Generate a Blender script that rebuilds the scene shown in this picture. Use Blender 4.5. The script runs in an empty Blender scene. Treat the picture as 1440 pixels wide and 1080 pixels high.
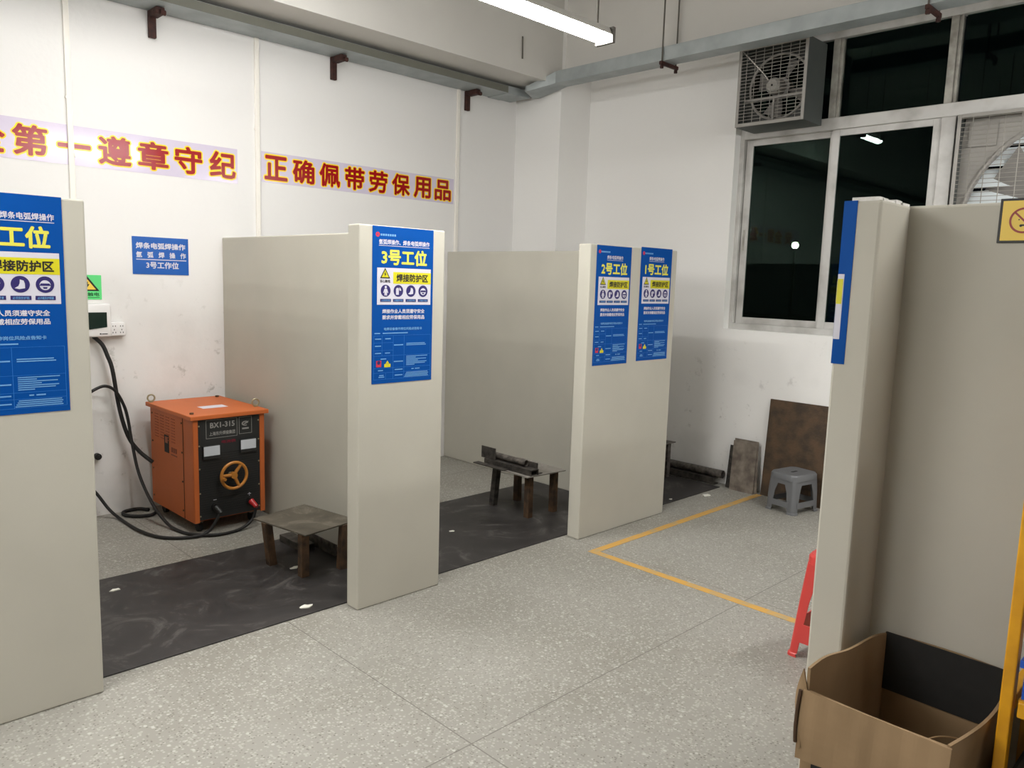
import bpy, bmesh, math, random
from mathutils import Vector, Matrix
random.seed(7)
SC = bpy.context.scene
COL = SC.collection
PI = math.pi

# ------------------------------------------------------------------ camera
def make_camera():
    ya, pi_, ro = math.radians(44.68), math.radians(-7.571), math.radians(1.778)
    f = Vector((math.sin(ya)*math.cos(pi_), math.cos(ya)*math.cos(pi_), math.sin(pi_)))
    r = f.cross(Vector((0, 0, 1))).normalized(); u = r.cross(f)
    r2 = r*math.cos(ro) + u*math.sin(ro); u2 = -r*math.sin(ro) + u*math.cos(ro)
    cd = bpy.data.cameras.new('camera'); cd.sensor_width = 36; cd.lens = 1095/1440*36
    cd.clip_start = .05; cd.clip_end = 200
    o = bpy.data.objects.new('camera', cd); COL.objects.link(o)
    m = Matrix((r2, u2, -f)).transposed().to_4x4(); m.translation = Vector((-5.357, -5.258, 1.571))
    o.matrix_world = m; SC.camera = o
make_camera()

# ------------------------------------------------------------------ world, exposure, lamp strength
w = bpy.data.worlds.new('night'); SC.world = w; w.use_nodes = True
w.node_tree.nodes['Background'].inputs[0].default_value = (.006, .008, .010, 1)
w.node_tree.nodes['Background'].inputs[1].default_value = .3
SC.view_settings.view_transform = 'Standard'; SC.view_settings.look = 'None'
SC.view_settings.gamma = 1; SC.view_settings.exposure = 0.0; SC.view_settings.use_curve_mapping = False
LAMP_STRENGTH = 122.0
LAMP_COL = (1.0, .995, .975)

# ------------------------------------------------------------------ materials
def lin(r, g, b):
    def c(v):
        v /= 255
        return v/12.92 if v <= .04045 else ((v+.055)/1.055)**2.4
    return (c(r), c(g), c(b), 1)
MATS = {}
def pm(name, col, rough=.6, metal=0, var=.06, scale=8, bump=0, bscale=60, spec=.5, col2=None, detail=6, lo=.35, hi=.65):
    """procedural material: base colour varied by noise (towards col2 or a little darker), optional bump"""
    if name in MATS: return MATS[name]
    m = bpy.data.materials.new(name); m.use_nodes = True
    nt = m.node_tree; b = nt.nodes['Principled BSDF']
    b.inputs['Roughness'].default_value = rough; b.inputs['Metallic'].default_value = metal
    b.inputs['Specular IOR Level'].default_value = spec
    if len(col) == 3: col = lin(*col)
    tc = nt.nodes.new('ShaderNodeTexCoord')
    if var > 0 or col2:
        n = nt.nodes.new('ShaderNodeTexNoise'); n.inputs['Scale'].default_value = scale; n.inputs['Detail'].default_value = detail
        nt.links.new(tc.outputs['Object'], n.inputs['Vector'])
        rp = nt.nodes.new('ShaderNodeValToRGB')
        rp.color_ramp.elements[0].position = lo; rp.color_ramp.elements[1].position = hi
        c2 = (lin(*col2) if len(col2) == 3 else col2) if col2 else tuple(c*(1-var) for c in col[:3]) + (1,)
        rp.color_ramp.elements[0].color = c2; rp.color_ramp.elements[1].color = col
        nt.links.new(n.outputs[0], rp.inputs[0]); nt.links.new(rp.outputs[0], b.inputs['Base Color'])
    else:
        b.inputs['Base Color'].default_value = col
    if bump:
        n2 = nt.nodes.new('ShaderNodeTexNoise'); n2.inputs['Scale'].default_value = bscale; n2.inputs['Detail'].default_value = 4
        nt.links.new(tc.outputs['Object'], n2.inputs['Vector'])
        bp = nt.nodes.new('ShaderNodeBump'); bp.inputs['Strength'].default_value = bump; bp.inputs['Distance'].default_value = .01
        nt.links.new(n2.outputs[0], bp.inputs['Height']); nt.links.new(bp.outputs[0], b.inputs['Normal'])
    MATS[name] = m
    return m

def wall_mat(name, base, scuff, zmax, amount, seed):
    """painted plaster with scuffs and smudges that keep to the lower part of the wall"""
    m = bpy.data.materials.new(name); m.use_nodes = True
    nt = m.node_tree; N = nt.nodes.new; L = nt.links.new; b = nt.nodes['Principled BSDF']
    b.inputs['Roughness'].default_value = .75; b.inputs['Specular IOR Level'].default_value = .3
    g = N('ShaderNodeNewGeometry'); sx = N('ShaderNodeSeparateXYZ'); L(g.outputs['Position'], sx.inputs[0])
    n1 = N('ShaderNodeTexNoise'); n1.inputs['Scale'].default_value = 2.2; n1.inputs['Detail'].default_value = 5
    add = N('ShaderNodeVectorMath'); add.operation = 'ADD'; add.inputs[1].default_value = (seed, seed*2, seed*.5)
    L(g.outputs['Position'], add.inputs[0]); L(add.outputs[0], n1.inputs['Vector'])
    r1 = N('ShaderNodeValToRGB'); r1.color_ramp.elements[0].position = .56; r1.color_ramp.elements[1].position = .70
    L(n1.outputs[0], r1.inputs[0])
    n2 = N('ShaderNodeTexNoise'); n2.inputs['Scale'].default_value = 9; n2.inputs['Detail'].default_value = 8; n2.inputs['Roughness'].default_value = .7
    L(add.outputs[0], n2.inputs['Vector'])
    r2 = N('ShaderNodeValToRGB'); r2.color_ramp.elements[0].position = .60; r2.color_ramp.elements[1].position = .68
    L(n2.outputs[0], r2.inputs[0])
    k1 = N('ShaderNodeMath'); k1.operation = 'MULTIPLY'; L(r1.outputs[0], k1.inputs[0]); k1.inputs[1].default_value = .35
    mx = N('ShaderNodeMath'); mx.operation = 'MAXIMUM'; L(k1.outputs[0], mx.inputs[0]); L(r2.outputs[0], mx.inputs[1])
    mr = N('ShaderNodeMapRange'); mr.inputs[1].default_value = zmax*.45; mr.inputs[2].default_value = zmax
    mr.inputs[3].default_value = 1; mr.inputs[4].default_value = 0; L(sx.outputs[2], mr.inputs[0])
    mu = N('ShaderNodeMath'); mu.operation = 'MULTIPLY'; L(mx.outputs[0], mu.inputs[0]); L(mr.outputs[0], mu.inputs[1])
    mu2 = N('ShaderNodeMath'); mu2.operation = 'MULTIPLY'; L(mu.outputs[0], mu2.inputs[0]); mu2.inputs[1].default_value = amount
    mix = N('ShaderNodeMix'); mix.data_type = 'RGBA'
    mix.inputs[6].default_value = base; mix.inputs[7].default_value = scuff
    L(mu2.outputs[0], mix.inputs[0]); L(mix.outputs[2], b.inputs['Base Color'])
    n3 = N('ShaderNodeTexNoise'); n3.inputs['Scale'].default_value = 25; n3.inputs['Detail'].default_value = 5
    L(g.outputs['Position'], n3.inputs['Vector'])
    bp = N('ShaderNodeBump'); bp.inputs['Strength'].default_value = .12; bp.inputs['Distance'].default_value = .01
    L(n3.outputs[0], bp.inputs['Height']); L(bp.outputs[0], b.inputs['Normal'])
    return m

def floor_mat():
    m = bpy.data.materials.new('terrazzo'); m.use_nodes = True
    nt = m.node_tree; N = nt.nodes.new; L = nt.links.new; b = nt.nodes['Principled BSDF']
    g = N('ShaderNodeNewGeometry'); sx = N('ShaderNodeSeparateXYZ'); L(g.outputs['Position'], sx.inputs[0])
    def mixc(fac, a, c):
        mx = N('ShaderNodeMix'); mx.data_type = 'RGBA'
        L(fac, mx.inputs[0])
        if isinstance(a, tuple): mx.inputs[6].default_value = a
        else: L(a, mx.inputs[6])
        if isinstance(c, tuple): mx.inputs[7].default_value = c
        else: L(c, mx.inputs[7])
        return mx.outputs[2]
    def vor(scale, lo, hi):
        v = N('ShaderNodeTexVoronoi'); v.inputs['Scale'].default_value = scale
        L(g.outputs['Position'], v.inputs['Vector'])
        s = N('ShaderNodeSeparateColor'); L(v.outputs['Color'], s.inputs[0])
        r = N('ShaderNodeValToRGB'); r.color_ramp.interpolation = 'CONSTANT'
        r.color_ramp.elements[0].position = 0; r.color_ramp.elements[0].color = (0, 0, 0, 1)
        r.color_ramp.elements[1].position = lo; r.color_ramp.elements[1].color = (1, 1, 1, 1)
        L(s.outputs[0], r.inputs[0])
        r2 = N('ShaderNodeValToRGB'); r2.color_ramp.elements[0].position = hi*.6; r2.color_ramp.elements[1].position = hi
        r2.color_ramp.elements[0].color = (1, 1, 1, 1); r2.color_ramp.elements[1].color = (0, 0, 0, 1)
        L(v.outputs['Distance'], r2.inputs[0])
        mu = N('ShaderNodeMath'); mu.operation = 'MULTIPLY'; L(r.outputs[0], mu.inputs[0]); L(r2.outputs[0], mu.inputs[1])
        return mu.outputs[0]
    n = N('ShaderNodeTexNoise'); n.inputs['Scale'].default_value = 1.6; n.inputs['Detail'].default_value = 6
    L(g.outputs['Position'], n.inputs['Vector'])
    r = N('ShaderNodeValToRGB'); r.color_ramp.elements[0].position = .3; r.color_ramp.elements[1].position = .62
    r.color_ramp.elements[0].color = (.235, .222, .19, 1); r.color_ramp.elements[1].color = (.285, .273, .242, 1)
    L(n.outputs[0], r.inputs[0])
    c = mixc(vor(95, .60, .6), r.outputs[0], (.36, .348, .31, 1))
    c = mixc(vor(110, .84, .5), c, (.17, .16, .135, 1))
    c = mixc(vor(58, .93, .45), c, (.43, .42, .38, 1))
    # joints cut in the terrazzo
    def line(axis, pos, half=.0025, lim=None):
        s = N('ShaderNodeMath'); s.operation = 'SUBTRACT'; L(sx.outputs[axis], s.inputs[0]); s.inputs[1].default_value = pos
        a = N('ShaderNodeMath'); a.operation = 'ABSOLUTE'; L(s.outputs[0], a.inputs[0])
        l = N('ShaderNodeMath'); l.operation = 'LESS_THAN'; L(a.outputs[0], l.inputs[0]); l.inputs[1].default_value = half
        return l.outputs[0]
    tot = None
    for ax, ps in ((0, (-3.69, -1.80, -5.58)), (1, (-3.43, -.55, -6.3))):
        for p in ps:
            o = line(ax, p)
            if tot is None: tot = o
            else:
                mm = N('ShaderNodeMath'); mm.operation = 'MAXIMUM'; L(tot, mm.inputs[0]); L(o, mm.inputs[1]); tot = mm.outputs[0]
    sc = N('ShaderNodeMath'); sc.operation = 'MULTIPLY'; L(tot, sc.inputs[0]); sc.inputs[1].default_value = .75
    c = mixc(sc.outputs[0], c, (.12, .11, .095, 1))
    # worn grubby patches
    n2 = N('ShaderNodeTexNoise'); n2.inputs['Scale'].default_value = 3.5; n2.inputs['Detail'].default_value = 7
    L(g.outputs['Position'], n2.inputs['Vector'])
    r3 = N('ShaderNodeValToRGB'); r3.color_ramp.elements[0].position = .60; r3.color_ramp.elements[1].position = .78
    L(n2.outputs[0], r3.inputs[0])
    s3 = N('ShaderNodeMath'); s3.operation = 'MULTIPLY'; L(r3.outputs[0], s3.inputs[0]); s3.inputs[1].default_value = .45
    c = mixc(s3.outputs[0], c, (.22, .21, .185, 1))
    L(c, b.inputs['Base Color'])
    b.inputs['Roughness'].default_value = .5; b.inputs['Specular IOR Level'].default_value = .4
    return m

def line_paint_mat():
    m = pm('yellow_floor_paint', (196, 150, 70), .6, var=0, col2=(172, 150, 108), scale=14, lo=.34, hi=.56)
    return m

def steel_mat(name, c1, c2, c3, rough=.45):
    """scuffed dark plate: swirling pale dust streaks over bare metal"""
    m = bpy.data.materials.new(name); m.use_nodes = True
    nt = m.node_tree; N = nt.nodes.new; L = nt.links.new; b = nt.nodes['Principled BSDF']
    g = N('ShaderNodeNewGeometry')
    n1 = N('ShaderNodeTexNoise'); n1.inputs['Scale'].default_value = 3.2; n1.inputs['Detail'].default_value = 12; n1.inputs['Roughness'].default_value = .68; n1.inputs['Distortion'].default_value = 2.2
    L(g.outputs['Position'], n1.inputs['Vector'])
    r1 = N('ShaderNodeValToRGB'); e = r1.color_ramp.elements
    e[0].position = .32; e[0].color = lin(*c1); e[1].position = .55; e[1].color = lin(*c2)
    x = r1.color_ramp.elements.new(.74); x.color = lin(*c3)
    L(n1.outputs[0], r1.inputs[0]); L(r1.outputs[0], b.inputs['Base Color'])
    r2 = N('ShaderNodeMapRange'); r2.inputs[3].default_value = rough-.12; r2.inputs[4].default_value = rough+.2
    L(n1.outputs[0], r2.inputs[0]); L(r2.outputs[0], b.inputs['Roughness'])
    b.inputs['Specular IOR Level'].default_value = .35
    return m

def emit_mat(name, col, s):
    m = bpy.data.materials.new(name); m.use_nodes = True
    b = m.node_tree.nodes['Principled BSDF']
    b.inputs['Base Color'].default_value = (.8, .8, .8, 1)
    b.inputs['Emission Color'].default_value = (*col, 1); b.inputs['Emission Strength'].default_value = s
    return m

def glass_mat():
    m = bpy.data.materials.new('tinted_glass'); m.use_nodes = True
    nt = m.node_tree; N = nt.nodes.new; L = nt.links.new
    nt.nodes.remove(nt.nodes['Principled BSDF']); out = nt.nodes['Material Output']
    t = N('ShaderNodeBsdfTransparent'); t.inputs[0].default_value = (.30, .42, .38, 1)
    gl = N('ShaderNodeBsdfGlossy'); gl.inputs[0].default_value = (.62, .85, .74, 1); gl.inputs['Roughness'].default_value = .01
    fr = N('ShaderNodeFresnel'); fr.inputs[0].default_value = 1.32
    mx = N('ShaderNodeMixShader'); L(fr.outputs[0], mx.inputs[0]); L(t.outputs[0], mx.inputs[1]); L(gl.outputs[0], mx.inputs[2])
    L(mx.outputs[0], out.inputs[0])
    return m

M = dict(
    wallA=wall_mat('white_wall_paint', (.765, .75, .73, 1), (.34, .33, .29, 1), 1.65, .62, 3.3),
    wallB=wall_mat('white_wall_paint_scuffed', (.84, .825, .80, 1), (.33, .31, .28, 1), 1.35, .40, 8.1),
    ceil=pm('ceiling_paint', (.62, .60, .56, 1), .85, var=.04, scale=2),
    cream=pm('cream_partition_paint', (.495, .472, .405, 1), .85, var=.05, scale=3, bump=.06, bscale=18, spec=.12),
    plaster=pm('raw_white_plaster', (.75, .73, .69, 1), .9, var=.15, scale=30, bump=.5, bscale=80),
    floor=floor_mat(), line=line_paint_mat(),
    plate=steel_mat('scuffed_dark_plate', (36, 34, 34), (54, 51, 50), (98, 95, 92), .48),
    tabletop=steel_mat('dusty_steel_top', (66, 61, 52), (92, 86, 75), (136, 129, 116), .55),
    rust=pm('rusty_steel', (104, 77, 52), .75, .1, col2=(62, 48, 36), scale=14, bump=.3, bscale=90),
    rustplate=pm('rusty_brown_plate', (88, 68, 48), .7, .1, col2=(62, 50, 38), scale=12, detail=14, bump=.25, bscale=60),
    greyplate=pm('weathered_grey_plate', (134, 124, 112), .7, .1, col2=(96, 86, 77), scale=14, detail=10, bump=.2, bscale=60),
    blacksteel=pm('black_mill_steel', (82, 77, 71), .55, .25, col2=(40, 37, 35), scale=22, bump=.2, bscale=120),
    greysteel=pm('grey_mill_steel', (112, 105, 98), .5, .3, col2=(60, 56, 52), scale=26, bump=.2, bscale=120),
    redoxide=pm('red_oxide_bracket', (70, 36, 28), .7, .1, col2=(46, 24, 20), scale=30, bump=.4, bscale=90),
    galv=pm('galvanised_tray', (168, 174, 174), .5, .2, col2=(150, 156, 156), scale=6),
    rod=pm('dull_steel_rod', (96, 92, 84), .5, .5),
    pvc=pm('white_conduit_plastic', (236, 231, 222), .5, var=.03),
    alu=pm('painted_aluminium', (196, 194, 190), .45, .15, col2=(168, 165, 160), scale=6, lo=.3, hi=.55),
    alu_old=pm('aged_aluminium', (176, 173, 164), .5, .25, col2=(134, 130, 122), scale=10),
    glass=glass_mat(),
    blue=pm('blue_poster_film', (0, 72, 150), .55, var=.06, scale=3, spec=.12),
    bluedeep=pm('deep_blue_sign', (0, 84, 168), .45, var=.03),
    white=pm('white_print', (204, 202, 212), .45, var=0),
    ltblue=pm('pale_blue_print', (104, 160, 212), .45, var=0),
    midblue=pm('faint_blue_print', (34, 120, 205), .45, var=0),
    yellow=pm('yellow_print', (206, 198, 18), .45, var=0),
    lemon=pm('lemon_print', (214, 210, 78), .45, var=0),
    black=pm('black_print', (22, 20, 16), .5, var=0),
    indigo=pm('indigo_print', (38, 28, 96), .45, var=0),
    redprint=pm('red_print', (196, 34, 60), .45, var=0),
    film=pm('glossy_clear_film', (206, 196, 214), .15, var=.03, spec=.38),
    slogan_red=pm('slogan_red', (150, 10, 14), .2, var=0, spec=.3),
    slogan_yellow=pm('slogan_yellow', (250, 212, 40), .2, var=0, spec=.3),
    green=pm('luminous_green_sign', (92, 214, 124), .5, var=.03),
    greenprint=pm('dark_green_print', (20, 96, 44), .5, var=0),
    signyellow=pm('amber_sign', (232, 196, 70), .4, var=.03),
    signred=pm('dark_red_sign', (140, 28, 14), .4, var=0),
    whiteplastic=pm('white_plastic', (228, 226, 224), .35, var=.02),
    darkglass=pm('dark_green_cover', (12, 36, 30), .12, var=.1, spec=.6),
    hole=pm('dark_socket_hole', (30, 28, 26), .8, var=0),
    rubber=pm('black_rubber_cable', (18, 16, 15), .6, var=.15, scale=40),
    orange=pm('orange_enamel', (190, 100, 50), .5, var=.06, scale=6, spec=.3),
    panel=pm('black_front_panel', (36, 37, 37), .5, var=.1, scale=10),
    meter=pm('meter_window', (196, 200, 206), .25, var=.05),
    brass=pm('ochre_handwheel_paint', (180, 118, 46), .4, var=.08),
    zinc=pm('zinc_plated_steel', (180, 170, 140), .35, .7, var=.1),
    redplug=pm('red_plug_plastic', (176, 30, 34), .4, var=.05),
    greystool=pm('grey_stool_plastic', (106, 107, 109), .42, var=.03),
    redstool=pm('red_stool_plastic', (192, 60, 55), .38, var=.03),
    card=pm('brown_cardboard', (150, 124, 92), .85, var=.06, scale=5, col2=(134, 110, 80)),
    cardedge=pm('cardboard_edge', (190, 160, 122), .9, var=.1),
    blackfoam=pm('black_board', (28, 27, 25), .8, var=.2, scale=30),
    yellowpaint=pm('yellow_rack_paint', (228, 164, 18), .42, var=.05, col2=(196, 136, 14), scale=8),
    bluebin=pm('blue_bin_plastic', (20, 84, 190), .4, var=.05),
    blackbox=pm('black_plastic', (26, 25, 24), .5, var=.1),
    fanbody=pm('grey_fan_housing', (84, 88, 86), .5, .2, var=.08),
    fanpale=pm('pale_fan_grey', (156, 152, 146), .5, .1, var=.1),
    fanblade=pm('dusty_fan_blade', (138, 134, 130), .55, .1, var=.15, scale=12),
    wire=pm('guard_wire', (150, 146, 138), .45, .3, var=.05),
    louvre=pm('pale_louvre', (206, 212, 214), .4, var=.05),
    scrap=pm('white_scrap_paper', (226, 224, 214), .9, var=.05),
    lamphousing=pm('lamp_housing', (196, 194, 188), .5, var=.03),
    lampcap=pm('lamp_end_cap', (92, 88, 82), .6, var=.05),
    tube=emit_mat('lit_tube', LAMP_COL, LAMP_STRENGTH),
    outglow=emit_mat('street_glow', (1, .93, .62), 60),
    ground=pm('night_ground', (40, 40, 38), .9, var=.2),
)

# ------------------------------------------------------------------ mesh helpers
class MB:
    def __init__(s): s.bm = bmesh.new()
    def box(s, x0, x1, y0, y1, z0, z1, bev=0, seg=2, mat=None):
        t = bmesh.new(); bmesh.ops.create_cube(t, size=1)
        for v in t.verts: v.co = Vector(((x0+x1)/2+v.co.x*(x1-x0), (y0+y1)/2+v.co.y*(y1-y0), (z0+z1)/2+v.co.z*(z1-z0)))
        if bev: bmesh.ops.bevel(t, geom=list(t.edges), offset=bev, segments=seg, profile=.5, affect='EDGES')
        if mat: t.transform(mat)
        s.merge(t); return s
    def merge(s, t):
        me = bpy.data.meshes.new('tmp'); t.to_mesh(me); t.free(); s.bm.from_mesh(me); bpy.data.meshes.remove(me)
    def cyl(s, p0, p1, r0, r1=None, n=16, cap=True):
        p0, p1 = Vector(p0), Vector(p1); r1 = r0 if r1 is None else r1
        d = (p1-p0).normalized(); a = d.orthogonal().normalized(); b = d.cross(a)
        A = [s.bm.verts.new(p0+r0*(a*math.cos(2*PI*i/n)+b*math.sin(2*PI*i/n))) for i in range(n)]
        B = [s.bm.verts.new(p1+r1*(a*math.cos(2*PI*i/n)+b*math.sin(2*PI*i/n))) for i in range(n)]
        for i in range(n): s.bm.faces.new((A[i], A[(i+1) % n], B[(i+1) % n], B[i]))
        if cap: s.bm.faces.new(A[::-1]); s.bm.faces.new(B)
        return s
    def pipe(s, p0, p1, r, ri, n=20):
        p0, p1 = Vector(p0), Vector(p1); d = (p1-p0).normalized(); a = d.orthogonal().normalized(); b = d.cross(a)
        def ring(p, q): return [s.bm.verts.new(p+q*(a*math.cos(2*PI*i/n)+b*math.sin(2*PI*i/n))) for i in range(n)]
        A, B, C, D = ring(p0, r), ring(p1, r), ring(p0, ri), ring(p1, ri)
        for i in range(n):
            j = (i+1) % n
            s.bm.faces.new((A[i], A[j], B[j], B[i])); s.bm.faces.new((C[j], C[i], D[i], D[j]))
            s.bm.faces.new((A[j], A[i], C[i], C[j])); s.bm.faces.new((B[i], B[j], D[j], D[i]))
        return s
    def tube(s, pts, r, n=10, smooth=8, closed=False):
        P = [Vector(p) for p in pts]
        if smooth:
            Q = []
            m = len(P)
            rng = range(m) if closed else range(m-1)
            for i in rng:
                g = lambda k: P[k % m] if closed else P[max(0, min(m-1, k))]
                a, b, c, d = g(i-1), g(i), g(i+1), g(i+2)
                for k in range(smooth):
                    t = k/smooth
                    Q.append(.5*((2*b)+(c-a)*t+(2*a-5*b+4*c-d)*t*t+(3*b-a-3*c+d)*t**3))
            if not closed: Q.append(P[-1])
            P = Q
        m = len(P); rings = []; a = None
        for i in range(m):
            if closed: d = (P[(i+1) % m]-P[i-1]).normalized()
            else: d = (P[min(i+1, m-1)]-P[max(i-1, 0)]).normalized()
            a = d.orthogonal().normalized() if a is None else (a-d*a.dot(d)).normalized()
            b = d.cross(a)
            rings.append([s.bm.verts.new(P[i]+r*(a*math.cos(2*PI*k/n)+b*math.sin(2*PI*k/n))) for k in range(n)])
        for i in range(m if closed else m-1):
            A, B = rings[i], rings[(i+1) % m]
            off = 0
            if closed and i == m-1:
                off = min(range(n), key=lambda o: (A[0].co-B[o].co).length)
            for k in range(n): s.bm.faces.new((A[k], A[(k+1) % n], B[(k+1+off) % n], B[(k+off) % n]))
        if not closed: s.bm.faces.new(rings[0][::-1]); s.bm.faces.new(rings[-1])
        return s
    def torus(s, c, axis, R, r, n=36, k=10):
        c = Vector(c); d = Vector(axis).normalized(); a = d.orthogonal().normalized(); b = d.cross(a)
        return s.tube([c+R*(a*math.cos(2*PI*i/n)+b*math.sin(2*PI*i/n)) for i in range(n)], r, k, 0, True)
    def prism(s, poly, f, t0, t1):
        """polygon (2-D points) mapped by f(u, v, t) and given thickness t0..t1"""
        A = [s.bm.verts.new(f(u, v, t0)) for u, v in poly]; B = [s.bm.verts.new(f(u, v, t1)) for u, v in poly]
        n = len(poly)
        for i in range(n): s.bm.faces.new((A[i], A[(i+1) % n], B[(i+1) % n], B[i]))
        s.bm.faces.new(A[::-1]); s.bm.faces.new(B)
        return s
    def hull(s, pts):
        t = bmesh.new()
        for p in pts: t.verts.new(p)
        bmesh.ops.convex_hull(t, input=list(t.verts)); s.merge(t); return s
    def build(s, name, mat, parent=None, smooth=False):
        bmesh.ops.recalc_face_normals(s.bm, faces=list(s.bm.faces))
        me = bpy.data.meshes.new(name); s.bm.to_mesh(me); s.bm.free()
        if smooth:
            for p in me.polygons: p.use_smooth = True
            try: me.set_sharp_from_angle(angle=math.radians(35))
            except Exception: pass
        me.materials.append(mat if not isinstance(mat, str) else M[mat])
        o = bpy.data.objects.new(name, me); COL.objects.link(o)
        if parent: o.parent = parent
        return o

def empty(name, loc=(0, 0, 0), rz=0):
    o = bpy.data.objects.new(name, None); COL.objects.link(o)
    o.location = loc; o.rotation_euler = (0, 0, rz); o.empty_display_size = .1
    return o
def tag(o, label, cat, group=None):
    o['label'] = label; o['category'] = cat
    if group: o['group'] = group
    return o
def struct(o): o['kind'] = 'structure'; return o
def part_label(o, l): o['label'] = l; return o
def copy_tree(o, parent=None):
    c = o.copy(); COL.objects.link(c)
    if parent: c.parent = parent
    for ch in list(o.children): copy_tree(ch, c)
    return c

# flat lettering: glyph outlines placed in the local plane x (right) / z (up), facing -y
_cache = {}
def glyph_mesh(text, bold):
    k = (text, bold)
    if k not in _cache:
        c = bpy.data.curves.new('txt', 'FONT'); c.body = text; c.size = 1; c.resolution_u = 2
        o = bpy.data.objects.new('txt', c); COL.objects.link(o)
        dg = bpy.context.evaluated_depsgraph_get(); dg.update()
        me = bpy.data.meshes.new_from_object(o.evaluated_get(dg))
        V = [(v.co.x, v.co.y) for v in me.vertices]; F = [tuple(p.vertices) for p in me.polygons]
        bpy.data.meshes.remove(me); bpy.data.objects.remove(o); bpy.data.curves.remove(c)
        n0 = len(V); k8 = 12 if bold > .05 else 8           # heavier stroke: the outline swept round a small circle
        V2, F2 = [(x, y, 0) for x, y in V], list(F)
        if bold > 0:
            for i in range(k8):
                a = 2*PI*i/k8; b = len(V2)
                V2 += [(x+bold*math.cos(a), y+bold*math.sin(a), i+1) for x, y in V]; F2 += [tuple(q+b for q in f) for f in F]
        _cache[k] = (V2, F2)
    return _cache[k]
def text_bm(mb, text, x0, x1, z0, z1, y, bold=.02, ref=None):
    """text stretched into the rectangle x0..x1, z0..z1; ref: fit using another boldness' bounds"""
    V, F = glyph_mesh(text, bold)
    R = V if ref is None else glyph_mesh(text, ref)[0]
    a, b = min(p[0] for p in R), max(p[0] for p in R); c, d = min(p[1] for p in R), max(p[1] for p in R)
    vs = [mb.bm.verts.new((x0+(p[0]-a)/(b-a)*(x1-x0), y-p[2]*.00002, z0+(p[1]-c)/(d-c)*(z1-z0))) for p in V]
    for f in F:
        try: mb.bm.faces.new([vs[i] for i in f])
        except ValueError: pass
    return mb
def text_part(name, text, x0, x1, z0, z1, y, mat, parent, bold=.02, ref=None):
    return text_bm(MB(), text, x0, x1, z0, z1, y, bold, ref).build(name, mat, parent)
def flat(poly, y, t=.0003):
    return MB().prism(poly, lambda u, v, q: (u, q, v), y, y+t)
def rect(x0, x1, z0, z1): return [(x0, z0), (x1, z0), (x1, z1), (x0, z1)]
def disc(cx, cz, r, n=28, rz=None): return [(cx+r*math.cos(2*PI*i/n), cz+(rz or r)*math.sin(2*PI*i/n)) for i in range(n)]

# ================================================================== SETTING
XB = .18                     # inner face of the window wall
H = 1.8                      # height of the partitions
CEIL = 4.2
BX = -12.0; BY = -9.5        # far ends of the workshop
struct(MB().box(BX-.2, XB+.24, BY-.2, .2, -.15, 0).build('floor', 'floor'))
fl = bpy.data.objects['floor']
struct(MB().box(BX-.2, XB+.24, BY-.2, .2, CEIL, CEIL+.15).build('ceiling', 'ceil'))
struct(MB().box(BX-.2, XB+.24, 0, .2, 0, CEIL).build('wall_left', 'wallA'))
struct(MB().box(BX-.2, BX, BY, 0, 0, CEIL).build('wall_far', 'wallA'))
struct(MB().box(BX-.2, XB+.24, BY-.2, BY, 0, CEIL).build('wall_rear', 'wallA'))
WY0, WY1, WZ0, WZ1 = -5.05, -2.02, 1.245, 3.38
mb = MB()
mb.box(XB, XB+.24, WY1, 0, 0, CEIL).box(XB, XB+.24, BY, WY0, 0, CEIL)
mb.box(XB, XB+.24, WY0, WY1, 0, WZ0).box(XB, XB+.24, WY0, WY1, WZ1, CEIL)
struct(mb.build('wall_right', 'wallB'))
struct(MB().box(-.212, XB, -.547, 0, 0, CEIL).build('trim_1', 'wallB'))                # corner pillar
struct(MB().box(BX, -.212, -.547, 0, 3.245, CEIL).build('trim_2', 'ceil'))               # beam over the slogan wall
struct(MB().box(-.17, XB, BY, -.547, 3.385, CEIL).build('trim_3', 'ceil'))            # beam over the windows
ln = MB().box(-1.905, .10, -2.495, -2.445, 0, .0016).box(-1.905, -1.855, -4.6, -2.495, 0, .0016)
part_label(ln.build('painted_line', 'line', fl), 'worn yellow painted floor line')

# ------------------------------------------------------------------ window wall joinery
win = struct(empty('window_1', (XB+.08, 0, 0)))
fx0, fx1 = 0, .07                       # frame depth, local x
mb = MB()
mb.box(fx0, fx1, -2.055, -2.02, WZ0, WZ1, .003)                  # left jamb
mb.box(fx0, fx1, WY0, -2.055, WZ0, WZ0+.045, .003)               # bottom
mb.box(fx0-.012, fx1, WY0, -2.055, 2.70, 2.785, .004)            # transom
mb.box(fx0, fx1, WY0, -2.055, 3.325, WZ1, .003)                  # head
mb.box(fx0-.012, fx1, -3.545, -3.458, WZ0+.045, 2.70, .004)      # thick mullion
mb.box(fx0, fx1, WY0, WY0+.05, WZ0+.045, 2.70, .003)
mb.build('window_frame', 'alu', win)
mb = MB()
for a, b in ((-2.745, -2.70), (-3.50, -3.455), (-4.30, -4.25)):
    mb.box(fx0, fx1, a, b, 2.785, 3.325, .003)
    mb.box(fx0+.02, fx1, a-.02, a, 2.785, 3.325, .003)
mb.build('upper_mullions', 'alu_old', win)
def sash(y0, y1, off, stile_l, stile_r):
    m = MB()
    z0, z1 = WZ0+.045, 2.70
    m.box(off, off+.028, y1-stile_l, y1, z0, z1, .002).box(off, off+.028, y0, y0+stile_r, z0, z1, .002)
    m.box(off, off+.028, y0+stile_r, y1-stile_l, z1-.045, z1, .002).box(off, off+.028, y0+stile_r, y1-stile_l, z0, z0+.05, .002)
    s = m.build('sash', 'alu', win)
    MB().box(off+.010, off+.015, y0+stile_r, y1-stile_l, z0+.05, z1-.045).build('pane', 'glass', s)
    return s
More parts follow.
